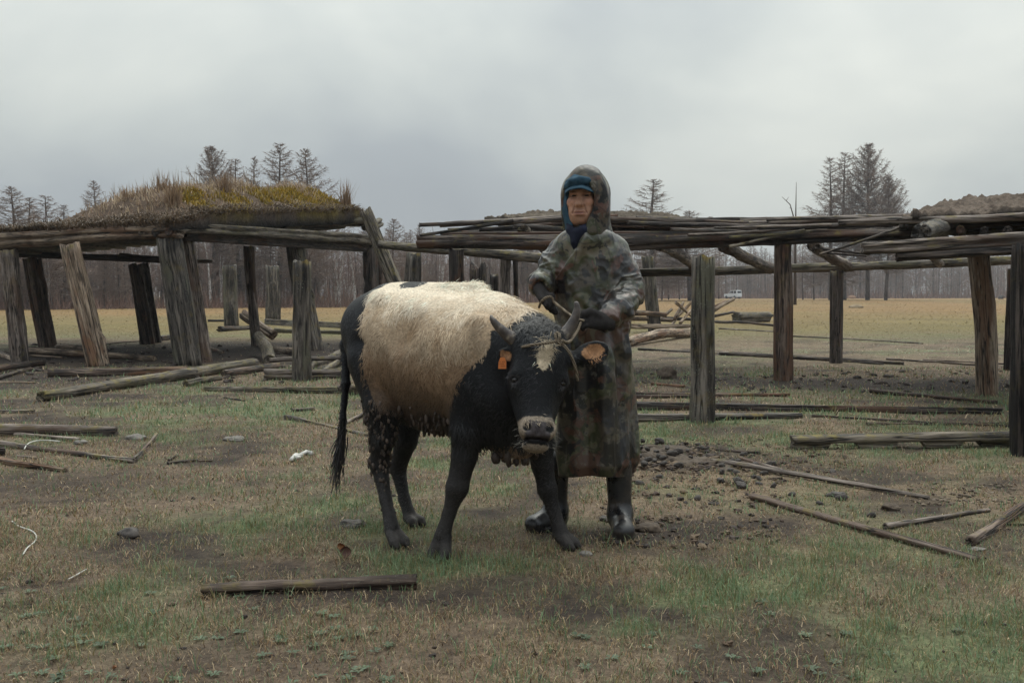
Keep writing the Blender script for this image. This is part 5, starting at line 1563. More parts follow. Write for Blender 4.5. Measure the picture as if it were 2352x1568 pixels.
# hair: tapered wet locks lying along the coat
def locks(P, N, D, L, w, lift, col, curl=.3, wave=0.0):
    n = len(P)
    D = D - N * (D * N).sum(1)[:, None]; D /= np.linalg.norm(D, axis=1)[:, None] + 1e-9
    sdv = np.cross(D, N)
    lift = lift[:, None]; L = L[:, None]
    wv = (RNG.normal(0, 1, n) * curl)[:, None]
    g = np.array([0, 0, -1.0])
    p0 = P - N * .002
    p1 = p0 + L * .36 * (D + N * lift)
    D1 = D + sdv * wv
    p2 = p1 + L * .34 * (D1 + N * lift * .25 + g * .12)
    D2 = D1 + sdv * wv * .9
    p3 = p2 + L * .32 * (D2 - N * lift * .35 + g * .25)
    w = (w * .5)[:, None]
    Vv = np.stack([p0 - sdv * w * .8, p0 + sdv * w * .8, p1 + sdv * w, p1 - sdv * w, p2 + sdv * w * .75, p2 - sdv * w * .75, p3], 1).reshape(-1, 3)
    b = np.arange(n)[:, None] * 7
    Qq = np.vstack([b + np.array([[0, 1, 2, 3]]), b + np.array([[3, 2, 4, 5]])])
    Tt = b + np.array([[5, 4, 6]])
    return Vv, Tt, Qq, np.repeat(col, 7, 0)

n = 96000
P, q = sample_surface(V, Q, n, lambda c: np.where(c[:, 2] < .07, 0, 1.0))
Nh = Nn[q].mean(1); Nh /= np.linalg.norm(Nh, axis=1)[:, None]
ch, bh, hh_, Lh = cow_colour(P + RNG.normal(0, .007, P.shape))
ok = ~((hh_) & (Lh[:, 1] > .372) & (Lh[:, 2] > -.09))
for (ec, er), rad in ((EAR_R, .046), (EAR_L, .026)):
    qq = (P - ec) @ er
    ok &= ~((np.abs(qq[:, 0]) < rad) & (np.abs(qq[:, 1]) < rad * .55) & (qq[:, 2] > -.01) & (qq[:, 2] < .03))
ok &= ~((ch[:, 0] > .25) & (ch[:, 0] < .35) & (ch[:, 2] < .1) & ~bh)
P, Nh, ch, bh, hh_, Lh = P[ok], Nh[ok], ch[ok], bh[ok], hh_[ok], Lh[ok]; n = len(P)
ang = 1.5 * fbm(P[:, 0] * 5, P[:, 1] * 5, P[:, 2] * 5, 12, 2) + 1.5 * fbm(P[:, 0] * 13, P[:, 1] * 13, P[:, 2] * 13, 14, 2)
flow = np.tile(-AX * .55 - ZX * 1.0, (n, 1))
flow[hh_] = HY + HXv * np.sign(Lh[hh_, 0])[:, None] * .35
tng = flow - Nh * (flow * Nh).sum(1)[:, None]; tng /= np.linalg.norm(tng, axis=1)[:, None] + 1e-9
bt = np.cross(Nh, tng)
D = tng * np.cos(ang)[:, None] + bt * np.sin(ang)[:, None]
z = P[:, 2]
Lg = np.where(bh, .034, .024)
Lg = np.where(hh_, .022, Lg)
Lg = np.where((~bh) & (~hh_) & (z < .48), .018, Lg)
Lg = Lg * RNG.uniform(.6, 1.35, n)
for ec, er in (EAR_R, EAR_L): Lg = np.where(np.linalg.norm(P - ec, axis=1) < .075, .009, Lg)
wd = np.where(hh_ | (z < .48), .0024, .0033) * RNG.uniform(.7, 1.3, n)
cl_ = vnoise(P[:, 0] * 34, P[:, 1] * 34, P[:, 2] * 26, 5) + .6 * vnoise(P[:, 0] * 12, P[:, 1] * 12, P[:, 2] * 12, 6)
bright = 1 + .27 * cl_ + RNG.normal(0, .05, n)
ch = np.clip(ch * np.clip(bright, .45, 1.6)[:, None] * np.where(bh, 1.12, 1.0 + 1.6 * RNG.random(n) ** 3)[:, None], 0, .85)
HAIR = Mat('cow_hair'); _c = HAIR.attr(); _bw = HAIR.n('ShaderNodeRGBToBW'); HAIR.l(_c, _bw.inputs[0])
HAIR.set(_c, HAIR.ramp(_bw.outputs[0], (.02, .42), (.12, .6)), None, .2); HAIR.l(HAIR.ramp(_bw.outputs[0], (.03, .42), (.12, .15)), HAIR.b.inputs['Specular IOR Level']); HAIR = HAIR.m
B = Build()
B.add(*locks(P, Nh, D, Lg, wd, np.where(bh, .11, .13) * RNG.uniform(.3, 1.5, n), ch, .32))
# longer fringe: along the spine, mane, belly edge and forehead star
def fringe(n, wf, Lr, lift, dirv, jit=.3, w=.005):
    P, q = sample_surface(V, Q, n, wf); N_ = Nn[q].mean(1); N_ /= np.linalg.norm(N_, axis=1)[:, None]
    c, b, h_, l_ = cow_colour(P)
    D = np.asarray(dirv, float) + RNG.normal(0, jit, (n, 3))
    B.add(*locks(P, N_, D, RNG.uniform(*Lr, n), np.full(n, w), RNG.uniform(*lift, n), np.clip(c * RNG.uniform(.85, 1.25, (n, 1)) * np.where(b, 1.1, .9)[:, None], 0, .85), .5))
pm = at(1215, 715, 4.5); pb = at(1075, 650, 4.75)
fringe(1500, lambda c: np.exp(-(np.linalg.norm((c - pm) * np.array([1, .6, 1.6]), axis=1) / .11) ** 2), (.035, .075), (.1, .4), AX * .4 - ZX * .7, .3, .0026)
fringe(450, lambda c: np.exp(-(np.linalg.norm((c - pb) * np.array([1, .6, 2]), axis=1) / .14) ** 2) * (c[:, 2] > 1.15), (.025, .05), (.15, .6), AX * .8 + ZX * .2, .5, .0022)
fringe(2600, lambda c: (c[:, 2] > .47) * (c[:, 2] < .60) * (((c @ AX) > RS.min()) & ((c @ AX) < FS.max())), (.04, .08), (.1, .4), -ZX, .25, .004)
fringe(700, lambda c: (np.linalg.norm(c - hp(.015, .06, -.02), axis=1) < .07) * 1.0, (.020, .035), (.15, .5), HY - HXv * .1, .30, .0022)
fringe(900, lambda c: (np.linalg.norm(c - hp(0, .0, -.04), axis=1) < .10) * 1.0, (.03, .05), (.2, .7), HY * .7, .6, .0024)
fringe(350, lambda c: (np.linalg.norm(c - EAR_R[0], axis=1) < .09) * (((c - EAR_R[0]) @ EAR_R[1])[:, 1] < -.02) * 1.0, (.015, .03), (.1, .4), HXv * .5 - ZX * .6, .3, .003)
o_ = link('hair', B.mesh('hair', True), HAIR, cow); o_['kind'] = 'stuff'
# tail switch
B = Build()
root = np.array([at(788, 960, 4.97), at(784, 1000, 4.965), at(780, 1035, 4.96)])
for q in range(75):
    f = RNG.random() * 2; p = np.array([np.interp(f, [0, 1, 2], root[:, i]) for i in range(3)]) + RNG.normal(0, .007, 3)
    L_ = RNG.uniform(.12, .27); e_ = np.array([RNG.normal(-.020, .02), RNG.normal(0, .015), -L_])
    t = np.linspace(0, 1, 6)[:, None]
    PP = p + e_ * t + np.array([.012 * math.sin(q), .01 * math.cos(q * 1.3), 0]) * np.sin(t * 3.5 + q)
    B.tube(PP, np.linspace(.0035, .0010, 6), 4, np.array([0.018, 0.016, 0.016]) * RNG.uniform(.7, 2.2), cap=False)
link('tail_switch', B.mesh('tail_switch'), HAIR, cow)
# dried mud clumps hanging on belly and thighs
B = Build()
def dags(n, wf, r0, r1, el):
    P, q = sample_surface(V, Q, n, wf); N_ = Nn[q].mean(1); N_ /= np.linalg.norm(N_, axis=1)[:, None]
    for i in range(n):
        r = r0 + (r1 - r0) * RNG.random() ** 1.5; e2 = el * RNG.uniform(.6, 1.5)
        B.ellipsoid(P[i] + N_[i] * r * .25 - ZX * r * e2 * .5, (r * .8, r * .8, r * e2), rot_axis((RNG.normal(), RNG.normal(), 0), RNG.normal(0, .2)), 8, 5, .5, i, np.array([0.075, 0.054, 0.041]) * RNG.uniform(.4, 1.5))
SA = lambda c: c @ AX
near = lambda c: ((c @ BX) < (at(985, 822, 4.78) @ BX) - .05)
dags(190, lambda c: (c[:, 2] > .47) * np.exp(-(np.clip(c[:, 2] - .52, 0, 1) / .06) ** 2) * (SA(c) > np.interp(.55, RZ, RS)) * (SA(c) < np.interp(.55, FZ, FS)) * near(c), .004, .012, 1.7)
pt = at(868, 985, 4.62)
dags(120, lambda c: (c[:, 2] < .66) * np.exp(-(np.linalg.norm((c - pt) * np.array([1.1, .9, .7]), axis=1) / .13) ** 2) * (c[:, 1] < 4.83), .005, .011, 1.4)
pt2 = at(875, 1070, 4.68)
dags(60, lambda c: np.exp(-(np.linalg.norm((c - pt2) * np.array([1, 1, .6]), axis=1) / .09) ** 2) * (c[:, 1] < 4.8), .004, .009, 1.5)
pt3 = at(1160, 1040, 4.36)
dags(12, lambda c: np.exp(-(np.linalg.norm(c - pt3, axis=1) / .08) ** 2), .010, .022, 1.5)
for (x, y, r) in ((1138, 1050, .024), (1168, 1064, .014), (1186, 1058, .018), (1204, 1060, .016), (1152, 1040, .02)):
    B.ellipsoid(at(x, y, 4.36), (r * .9, r * .8, r * 1.2), None, 10, 7, .4, x, (0.05, 0.036, 0.03))
_m = Mat('dried_mud_clumps'); _m.set(_m.attr(), .55, None, .3)
o_ = link('mud_clumps', B.mesh('mud_clumps'), _m.m, cow); o_['kind'] = 'stuff'
# horns
HORN = Mat('horn'); _o = HORN.coord('Object'); _n = HORN.noise(_o, 30, 4, .6)
HORN.set(HORN.ramp(_n, (.35, (0.055, 0.045, 0.042)), (.55, (0.11, 0.092, 0.080)), (.68, (0.26, 0.22, 0.17))), .35, HORN.bump(_n, .3, .006), .4)
def curve(P, R, n=14):
    P = np.asarray(P, float); t = np.linspace(0, 1, len(P)); tt = np.linspace(0, 1, n)
    C_ = np.stack([np.polyval(np.polyfit(t, P[:, i], min(3, len(P) - 1)), tt) for i in range(3)], 1)
    return C_, np.interp(tt, t, R)
for pts, rr in (([(1200, 790, 4.20), (1176, 776, 4.185), (1150, 757, 4.165), (1135, 738, 4.15), (1128, 724, 4.15)], [.031, .028, .021, .014, .005]),
                ([(1283, 784, 4.20), (1299, 766, 4.20), (1315, 743, 4.195), (1324, 717, 4.19), (1323, 694, 4.185)], [.032, .029, .022, .016, .009])):
    C_, R_ = curve([at(*p) for p in pts], rr)
    C_ = np.vstack([C_, C_[-1] + (C_[-1] - C_[-2]) * .25]); R_ = np.append(R_ * (1 + .03 * np.sin(np.arange(14) * 2.1)), R_[-1] * .5)
    Bh = Build(); Bh.tube(C_, R_, 14); link('horn', Bh.mesh('horn'), HORN.m, cow)
EYE = Mat('cow_eye').set((0.012, 0.009, 0.008), .08, None, .6)
for s in (-1, 1):
    Be = Build(); Be.ellipsoid(hp(s * .096, .187, -.038), (.017, .013, .017), HR, 14, 9); link('eye', Be.mesh('eye'), EYE, cow)
# whiskers
B = Build()
m = 70
sx_ = RNG.choice([-1, 1], m); A_ = np.stack([hp(s * RNG.uniform(.04, .075), RNG.uniform(.37, .46), RNG.uniform(-.06, -.02)) for s in sx_])
E_ = A_ + (HXv[None] * sx_[:, None] * RNG.uniform(.015, .035, (m, 1)) + HY[None] * RNG.uniform(-.005, .03, (m, 1)) + HZ[None] * RNG.uniform(0, .02, (m, 1)))
B.ribbons(A_, E_, .0011, .0004, None, (0.3, 0.27, 0.23)); link('whiskers', B.mesh('whiskers', False), HAIR, cow)['kind'] = 'stuff'
# orange ear tag
p = at(1154, 834, 4.165)
V_ = np.array([(-.010, 0, .024), (.008, 0, .024), (.016, 0, .006), (.017, 0, -.022), (-.016, 0, -.024), (-.016, 0, .004)])
V_ = np.vstack([V_, V_ + np.array([0, .004, 0])]) @ rot_axis((0, 1, 0), .06).T
me = bpy.data.meshes.new('ear_tag')
me.from_pydata([tuple(v + p) for v in V_], [], [tuple(range(5, -1, -1)), tuple(range(6, 12))] + [(i, (i + 1) % 6, 6 + (i + 1) % 6, 6 + i) for i in range(6)])
tg = link('ear_tag', me, Mat('orange_plastic').set((0.55, 0.17, 0.045), .4), cow)
B = Build()
for r_ in range(3):
    zc = .006 - r_ * .009
    for q in range(5):
        if (q * 3 + r_ * 5) % 7 == 3: continue
        a_ = p + np.array([-.010 + q * .0050, -.0012, zc]); B.ribbons([a_ + [0, 0, .003]], [a_ - [0, 0, .003]], .0016, .0016, np.array([[1.0, 0, 0]]), (0.10, 0.03, 0.01))
tp_ = link('tag_print', B.mesh('tag_print', False), leaf_mat('tag_ink', .6, 0), tg)
# ================================================================== the man
DMAN = 4.86
person = thing('person', 'person in a hooded camouflage raincoat, blue cap and black rubber boots holding a rope', 'person', (at(1350, 1230, DMAN)[0], DMAN, float(ground_z(.37, DMAN))))
FH = at(1339, 463, DMAN)
_f = np.array([-.24, -.97, .03]); _f /= np.linalg.norm(_f)
_r = np.cross(_f, ZX); _r /= np.linalg.norm(_r)
_u = np.cross(_r, _f)
if _r[0] < 0: _r = -_r
FR_ = np.stack([_r, _u, _f], 1)
def fp(x, y, z): return FH + FR_ @ np.array([x, y, z])
def tz(px, py, d=DMAN): return at(px, py, d)

# body: one continuous figure, mostly under the clothes
S = Sdf((.17, 4.66, 1.30), (.56, 5.05, 1.76), .0028)
S.ell(fp(0, .045, -.02), (.078, .095, .095), FR_, .02)
S.ell(fp(0, -.020, .012), (.066, .096, .080), FR_, .03)
S.ell(fp(0, -.084, .042), (.036, .026, .036), FR_, .03)
for s in (-1, 1):
    S.cone(fp(s * .052, -.045, .005), fp(s * .026, -.088, .045), .033, .024, .035)
    S.ell(fp(s * .039, -.012, .062), (.027, .024, .026), FR_, .025)
    S.ell(fp(s * .028, -.058, .066), (.024, .026, .022), FR_, .02)
S.cone(fp(-.042, .040, .079), fp(.042, .040, .079), .012, .013, .02)
for s in (-1, 1):
    S.ell(fp(s * .031, .0195, .090), (.020, .0095, .019), FR_, .008, 'sub')
    S.cone(fp(s * .015, .0275, .079), fp(s * .048, .0250, .070), .0062, .0055, .004)
    S.cone(fp(s * .016, .0105, .082), fp(s * .047, .0100, .072), .0055, .0050, .006)
S.cone(fp(0, .014, .082), fp(0, -.022, .102), .008, .0130, .014)
for s in (-1, 1):
    S.ell(fp(s * .0145, -.026, .094), (.0105, .009, .013), FR_, .008)
    S.ell(fp(s * .008, -.034, .103), (.005, .004, .006), FR_, .003, 'sub')
S.cone(fp(-.020, -.057, .092), fp(.020, -.057, .092), .0065, .0065, .008)
S.cone(fp(-.018, -.070, .091), fp(.018, -.070, .091), .0070, .0070, .008)
S.ell(fp(0, -.0635, .104), (.027, .0016, .014), FR_, .003, 'sub')
for s in (-1, 1):
    S.cone(fp(s * .021, -.028, .101), fp(s * .034, -.064, .086), .0022, .0016, .010, 'sub')
S.cone(fp(0, -.06, -.02), fp(.005, -.17, -.04), .056, .062, .03)
sc_ = tz(1352, 640)
S.ell(tz(1352, 640, DMAN + .02), (.15, .10, .26), None, .05)
S.cone(tz(1320, 590), tz(1395, 590), .06, .06, .05)
V, Q = S.nets(1)
SKIN = np.array([0.400, 0.228, 0.150])
L = (V - FH) @ FR_
n1_ = fbm(V[:, 0] * 60, V[:, 1] * 60, V[:, 2] * 60, 2, 3)
c = SKIN * (1 + .10 * n1_)[:, None]
x_, y_, z_ = L.T
def tint(mask, col, a):
    global c
    c = c + (np.array(col) - c) * (np.clip(mask, 0, 1) * a)[:, None]
tint(np.exp(-((y_ + .064) / .009) ** 2 - (x_ / .024) ** 4) * (z_ > .08), (0.30, 0.115, 0.095), .8)
tint(np.exp(-((y_ + .0635) / .0022) ** 2 - (x_ / .026) ** 6) * (z_ > .08), (0.07, 0.03, 0.025), .9)  # shade of the gap between the lips, painted into the skin colour
tint(np.exp(-((y_ + .046) / .007) ** 2 - (x_ / .026) ** 4) * (z_ > .08), (0.14, 0.10, 0.08), .35)
tint(np.exp(-((y_ + .088) / .016) ** 2 - (x_ / .03) ** 2) * (z_ > .04), (0.20, 0.13, 0.10), .25)
for s in (-1, 1):
    tint(np.exp(-((y_ - .0365 + .10 * np.abs(np.abs(x_) - .03)) / .0055) ** 2 - ((x_ - s * .032) / .019) ** 4) * (z_ > .04), (0.03, 0.022, 0.018), .85)
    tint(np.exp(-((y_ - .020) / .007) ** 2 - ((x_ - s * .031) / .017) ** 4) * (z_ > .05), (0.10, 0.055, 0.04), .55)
    tint(np.exp(-((x_ - s * .045) / .022) ** 2 - ((y_ + .01) / .02) ** 2) * (z_ > .03), (0.46, 0.21, 0.14), .4)
for s in (-1, 1):  # shade of facial folds and wrinkles, painted as dark lines in the skin colour
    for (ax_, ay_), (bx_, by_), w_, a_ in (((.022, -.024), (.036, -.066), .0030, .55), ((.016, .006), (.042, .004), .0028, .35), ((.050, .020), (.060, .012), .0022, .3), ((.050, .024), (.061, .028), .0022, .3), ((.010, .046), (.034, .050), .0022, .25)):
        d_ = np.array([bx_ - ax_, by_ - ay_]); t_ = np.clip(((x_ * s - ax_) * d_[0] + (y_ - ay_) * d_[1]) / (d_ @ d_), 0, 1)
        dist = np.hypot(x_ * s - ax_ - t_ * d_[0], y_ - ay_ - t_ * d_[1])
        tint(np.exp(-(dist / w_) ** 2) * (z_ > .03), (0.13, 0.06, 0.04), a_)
c = np.where((y_ < -.20)[:, None], np.array([0.02, 0.02, 0.022]), c)
_m = Mat('weathered_skin'); _o = _m.coord('Object'); _n = _m.noise(_o, 160, 4, .7); _n2 = _m.noise(_o, 45, 3, .6)
_m.set(_m.mix(1.0, _m.attr(), _m.ramp(_n2, (.3, (.78, .72, .70)), (.7, (1.15, 1.12, 1.1))), 'MULTIPLY'), .5, _m.bump(_n, .35, .003), .35); _m.b.inputs['Subsurface Weight'].default_value = .08; _m.b.inputs['Subsurface Radius'].default_value = (.01, .004, .002)
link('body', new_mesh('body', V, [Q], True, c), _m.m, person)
EYEM = Mat('eye_dark').set((0.010, 0.007, 0.006), .35, None, .3)
for s in (-1, 1):
    Be = Build(); Be.ellipsoid(fp(s * .031, .0190, .0690), (.0135, .0090, .0110), FR_, 12, 8); link('eye', Be.mesh('eye'), EYEM, person)

# cloth materials
CAMO = Mat('wet_camouflage_cloth')
o = CAMO.coord('Object')
warp = CAMO.n('ShaderNodeTexNoise'); warp.inputs['Scale'].default_value = 5; warp.inputs['Detail'].default_value = 3; CAMO.l(o, warp.inputs['Vector'])
wv = CAMO.n('ShaderNodeVectorMath', operation='SCALE'); wv.inputs['Scale'].default_value = .06; CAMO.l(warp.outputs['Color'], wv.inputs[0])
ad = CAMO.n('ShaderNodeVectorMath', operation='ADD'); CAMO.l(o, ad.inputs[0]); CAMO.l(wv.outputs[0], ad.inputs[1]); ow = ad.outputs[0]
a1 = CAMO.noise(ow, 6, 3, .55); a2 = CAMO.noise(ow, 7.3, 3, .6, .5); a3 = CAMO.noise(ow, 10, 3, .6, .4); a4 = CAMO.noise(ow, 24, 4, .65)
cc = CAMO.ramp(a1, (.42, (0.016, 0.014, 0.012)), (.44, (0.066, 0.052, 0.036)), (.49, (0.060, 0.050, 0.034)), (.505, (0.036, 0.037, 0.017)), (.55, (0.040, 0.043, 0.020)), (.565, (0.080, 0.080, 0.042)), (.62, (0.112, 0.092, 0.062)))
cc = CAMO.mix(CAMO.ramp(a2, (.57, 0.0), (.58, .85)), cc, (0.085, 0.040, 0.027))
cc = CAMO.mix(CAMO.ramp(a3, (.56, 0.0), (.57, .9)), cc, (0.009, 0.009, 0.010))
cc = CAMO.mix(CAMO.ramp(a4, (.60, 0.0), (.615, .6)), cc, (0.115, 0.105, 0.085))
tw = CAMO.n('ShaderNodeTexVoronoi', feature='DISTANCE_TO_EDGE'); tw.inputs['Scale'].default_value = 7; CAMO.l(ow, tw.inputs['Vector'])
cc = CAMO.mix(CAMO.ramp(tw.outputs['Distance'], (.012, .55), (.03, 0.0)), cc, (0.020, 0.018, 0.016))
dr = CAMO.n('ShaderNodeTexVoronoi'); dr.inputs['Scale'].default_value = 230; CAMO.l(o, dr.inputs['Vector'])
drop = CAMO.ramp(dr.outputs['Distance'], (.0, 1.0), (.38, 0.0))
wet = CAMO.ramp(CAMO.noise(o, 6, 3), (.48, 0.0), (.58, 1.0))
dh = CAMO.math('MULTIPLY', drop, wet)
fold = CAMO.noise(o, 30, 3, .5, .2)
hgt = CAMO.math('ADD', CAMO.math('MULTIPLY', fold, 1.0), CAMO.math('MULTIPLY', dh, .35))
CAMO.set(cc, CAMO.math('ADD', .22, CAMO.math('MULTIPLY', a3, .25)), CAMO.bump(hgt, .22, .015), .5)
CAMO.b.inputs['Coat Weight'].default_value = .20; CAMO.b.inputs['Coat Roughness'].default_value = .16
CAMO = CAMO.m
def cloth(name, col, rough=.85, sc=220):
    M = Mat(name); o = M.coord('Object'); n = M.noise(o, sc, 3, .6); n2 = M.noise(o, 18, 4, .6)
    return M.set(M.mix(1.0, col, M.ramp(n2, (.3, .6), (.7, 1.4)), 'MULTIPLY'), rough, M.bump(n, .5, .003), .15)
BLUE = cloth('faded_blue_cotton', (0.028, 0.062, 0.090))
NAVY = cloth('navy_collar', (0.012, 0.014, 0.026))
KNIT = cloth('black_knit_wool', (0.028, 0.025, 0.024), .95, 320)

# raincoat
HEM = .285
S = Sdf((-.02, 4.38, HEM - .03), (.80, 5.20, 1.56), .0055)
ZS = np.array([.20, .285, .60, .90, 1.05, 1.20, 1.33, 1.41, 1.455, 1.49, 1.53])
CXs = np.array([.404, .404, .402, .398, .388, .374, .368, .366, .366, .366, .364])
AS = np.array([.184, .182, .168, .172, .174, .176, .166, .138, .104, .083, .075])
BS = np.array([.165, .165, .150, .150, .150, .150, .140, .120, .092, .080, .074])
def torso(x, y, z):
    cx, a, b = np.interp(z, ZS, CXs), np.interp(z, ZS, AS), np.interp(z, ZS, BS)
    th = np.arctan2((y - (DMAN + .03)) / b, (x - cx) / a)
    low = 1 - sstep(.75, 1.05, z)
    f = 1 + low * (.080 * np.sin(5 * th + 1.1 + 1.6 * z) + .045 * np.sin(9 * th + 2.3 - 2.5 * z)) 
    f = f + .016 * np.sin(7 * th + 6 * z) * (1 - low)
    f = f + .020 * vnoise(th * 1.5 + 4, z * 7, 0, 9)
    d = (np.sqrt(((x - cx) / a) ** 2 + ((y - (DMAN + .03)) / b) ** 2) - f) * np.minimum(a, b)
    return np.maximum(d, (HEM + .008 * np.sin(th * 3)) - z) * .8
S.field(torso, (-.02, 4.4, HEM - .03), (.8, 5.2, 1.56), 0)
if 0: S.field(lambda x, y, z: (np.sqrt(((x - .404) / .175) ** 2 + ((y - DMAN - .03) / .15) ** 2) - 1) * .15 + np.clip(z - .42, 0, None), (.1, 4.6, .2), (.7, 5.1, .45), .01, 'sub')
# sleeves
S.chain([tz(1294, 576, 4.88), tz(1268, 614, 4.88), tz(1252, 650, 4.86)], [.058, .056, .054], .06)
S.chain([tz(1250, 652, 4.86), tz(1243, 652, 4.76), tz(1239, 652, 4.70)], [.054, .050, .049], .03)
S.ell(tz(1240, 659, 4.665), (.036, .05, .036), None, .006, 'sub')
S.chain([tz(1412, 582, 4.88), tz(1434, 624, 4.87), tz(1444, 668, 4.84)], [.060, .060, .058], .06)
S.chain([tz(1444, 668, 4.84), tz(1424, 706, 4.72), tz(1385, 735, 4.635)], [.060, .056, .047], .03)
S.ell(tz(1372, 738, 4.60), (.045, .05, .036), None, .006, 'sub')
# yoke round the hood
S.chain([tz(1312, 556, 4.82), tz(1345, 552, 4.79), tz(1385, 548, 4.82)], [.045, .045, .045], .05)
S.cone(tz(1326, 560, 4.715), tz(1330, 512, 4.73), .022, .040, .01, 'sub')
V, Q = S.nets(1)
N_ = normals(V, Q)
# cloth folds: ridged creases, tighter round the elbows and cuffs
def crease(P, f, seed, st):
    return 1 - 2 * np.abs(fbm(P[:, 0] * f * st[0] + seed, P[:, 1] * f * st[1], P[:, 2] * f * st[2], seed, 2))
arm = np.minimum(np.linalg.norm((V - tz(1455, 680, 4.80)) * np.array([1, .8, 1]), axis=1), np.linalg.norm((V - tz(1242, 625, 4.84)) * np.array([1, .8, 1]), axis=1))
am = np.exp(-(arm / .15) ** 2)
cf = np.exp(-(np.linalg.norm(V - tz(1395, 730, 4.66), axis=1) / .09) ** 2)
def ridge(P, f, seed, st, sharp=2.0):
    return np.clip(1 - 2.4 * np.abs(fbm(P[:, 0] * f * st[0] + seed, P[:, 1] * f * st[1], P[:, 2] * f * st[2], seed, 2)), 0, 1) ** sharp
low = 1 - sstep(.80, 1.05, V[:, 2])
disp = .016 * ridge(V, 9, 3, (1, 1, 1.3)) * am + .009 * ridge(V, 17, 5, (1, 1, 1.2)) * (am + cf) + .012 * ridge(V, 6, 7, (1.3, 1.3, .28)) * (1 - am) + .016 * ridge(V, 5, 11, (1.6, 1.6, .22)) * low + .0050 * ridge(V, 12, 21, (1, 1, .35), 3.0) + .0045 * ridge(V, 24, 23, (1, 1, .8), 3.5) * (.12 + am + cf)
dx = (V[:, 0] - .39); diag = V[:, 2] * .8 + dx * 1.4
disp = disp + .007 * np.sin(diag * 55 + 4 * fbm(V[:, 0] * 6, V[:, 1] * 6, V[:, 2] * 6, 9, 2)) * np.exp(-((V[:, 2] - 1.0) / .16) ** 2) * (1 - am)
# overlapping front flap: a step along a slanting seam
s0_, s1_ = tz(1342, 548, 4.7), tz(1282, 640, 4.7); sv = (s1_ - s0_); sl_ = np.linalg.norm(sv[[0, 2]]); sv = sv / sl_
tt_ = (V - s0_)[:, 0] * sv[0] + (V - s0_)[:, 2] * sv[2]; pp_ = (V - s0_)[:, 0] * sv[2] - (V - s0_)[:, 2] * sv[0]
disp = disp + .010 * sstep(.004, -.004, pp_) * np.exp(-(np.clip(-pp_, 0, 1) / .03)) * ((tt_ > -.02) & (tt_ < sl_)) * (V[:, 1] < 4.85)
V = V + N_ * (disp * sstep(HEM, HEM + .06, V[:, 2]))[:, None]
link('raincoat', new_mesh('raincoat', V, [Q], True), CAMO, person)
# hood, inner hood, cap, collar
S = Sdf(fp(0, 0, 0) - .24, fp(0, 0, 0) + .24, .0045)
S.ell(fp(.010, .014, -.020), (.116, .157, .130), FR_, .0)
S.cone(fp(.012, -.08, -.03), fp(.020, -.175, -.045), .104, .118, .04)
S.cone(fp(.060, -.06, .03), fp(.045, -.150, .055), .050, .048, .04)
S.ell(fp(.010, .013, -.018), (.107, .147, .122), FR_, .01, 'sub')
S.cone(fp(.006, -.07, -.02), fp(.010, -.20, -.02), .090, .092, .01, 'sub')
S.ell(fp(-.022, -.012, .118), (.090, .128, .096), FR_, .01, 'sub')
S.cone(fp(-.025, -.04, .10), fp(-.020, -.16, .10), .072, .052, .01, 'sub')
V, Q = S.nets(1); N_ = normals(V, Q)
V = V + N_ * (.008 * crease(V, 13, 8, (1, 1, .5)) * 1.0)[:, None]
HOODM = CAMO.copy(); HOODM.name = 'hood_cloth'; hb = HOODM.node_tree.nodes['Principled BSDF']; hb.inputs['Coat Weight'].default_value = 0.0; hb.inputs['Specular IOR Level'].default_value = .22
link('hood', new_mesh('hood', V, [Q], True), HOODM, person)
S = Sdf(fp(0, 0, 0) - .21, fp(0, 0, 0) + .21, .0045)
S.ell(fp(-.004, -.005, -.012), (.098, .132, .108), FR_, .0)
S.cone(fp(-.004, -.07, -.01), fp(-.004, -.17, -.01), .084, .078, .03)
S.ell(fp(-.002, -.005, -.010), (.088, .120, .098), FR_, .01, 'sub')
S.cone(fp(0, -.07, 0), fp(0, -.2, 0), .070, .066, .01, 'sub')
S.ell(fp(.004, -.020, .085), (.066, .118, .092), FR_, .012, 'sub')
V, Q = S.nets(1); N_ = normals(V, Q)
V = V + N_ * (.003 * crease(V, 20, 4, (1.5, 1, .5)))[:, None]
link('inner_hood', new_mesh('inner_hood', V, [Q], True), BLUE, person)
S = Sdf(fp(0, .1, 0) - .17, fp(0, .1, 0) + .17, .0042)
S.ell(fp(-.004, .070, .004), (.085, .066, .094), FR_, 0)
S.ell(fp(-.004, .026, .002), (.079, .085, .088), FR_, .01, 'sub')
S.chain([fp(-.070, .066, .058), fp(-.035, .084, .088), fp(0, .090, .096), fp(.032, .086, .088), fp(.064, .068, .058)], [.010, .013, .014, .013, .010], .015)
V, Q = S.nets(1); N_ = normals(V, Q)
V = V + N_ * (.0035 * crease(V, 22, 6, (1, 1, 1.3)))[:, None]
cap = link('cap', new_mesh('cap', V, [Q], True), BLUE, person)
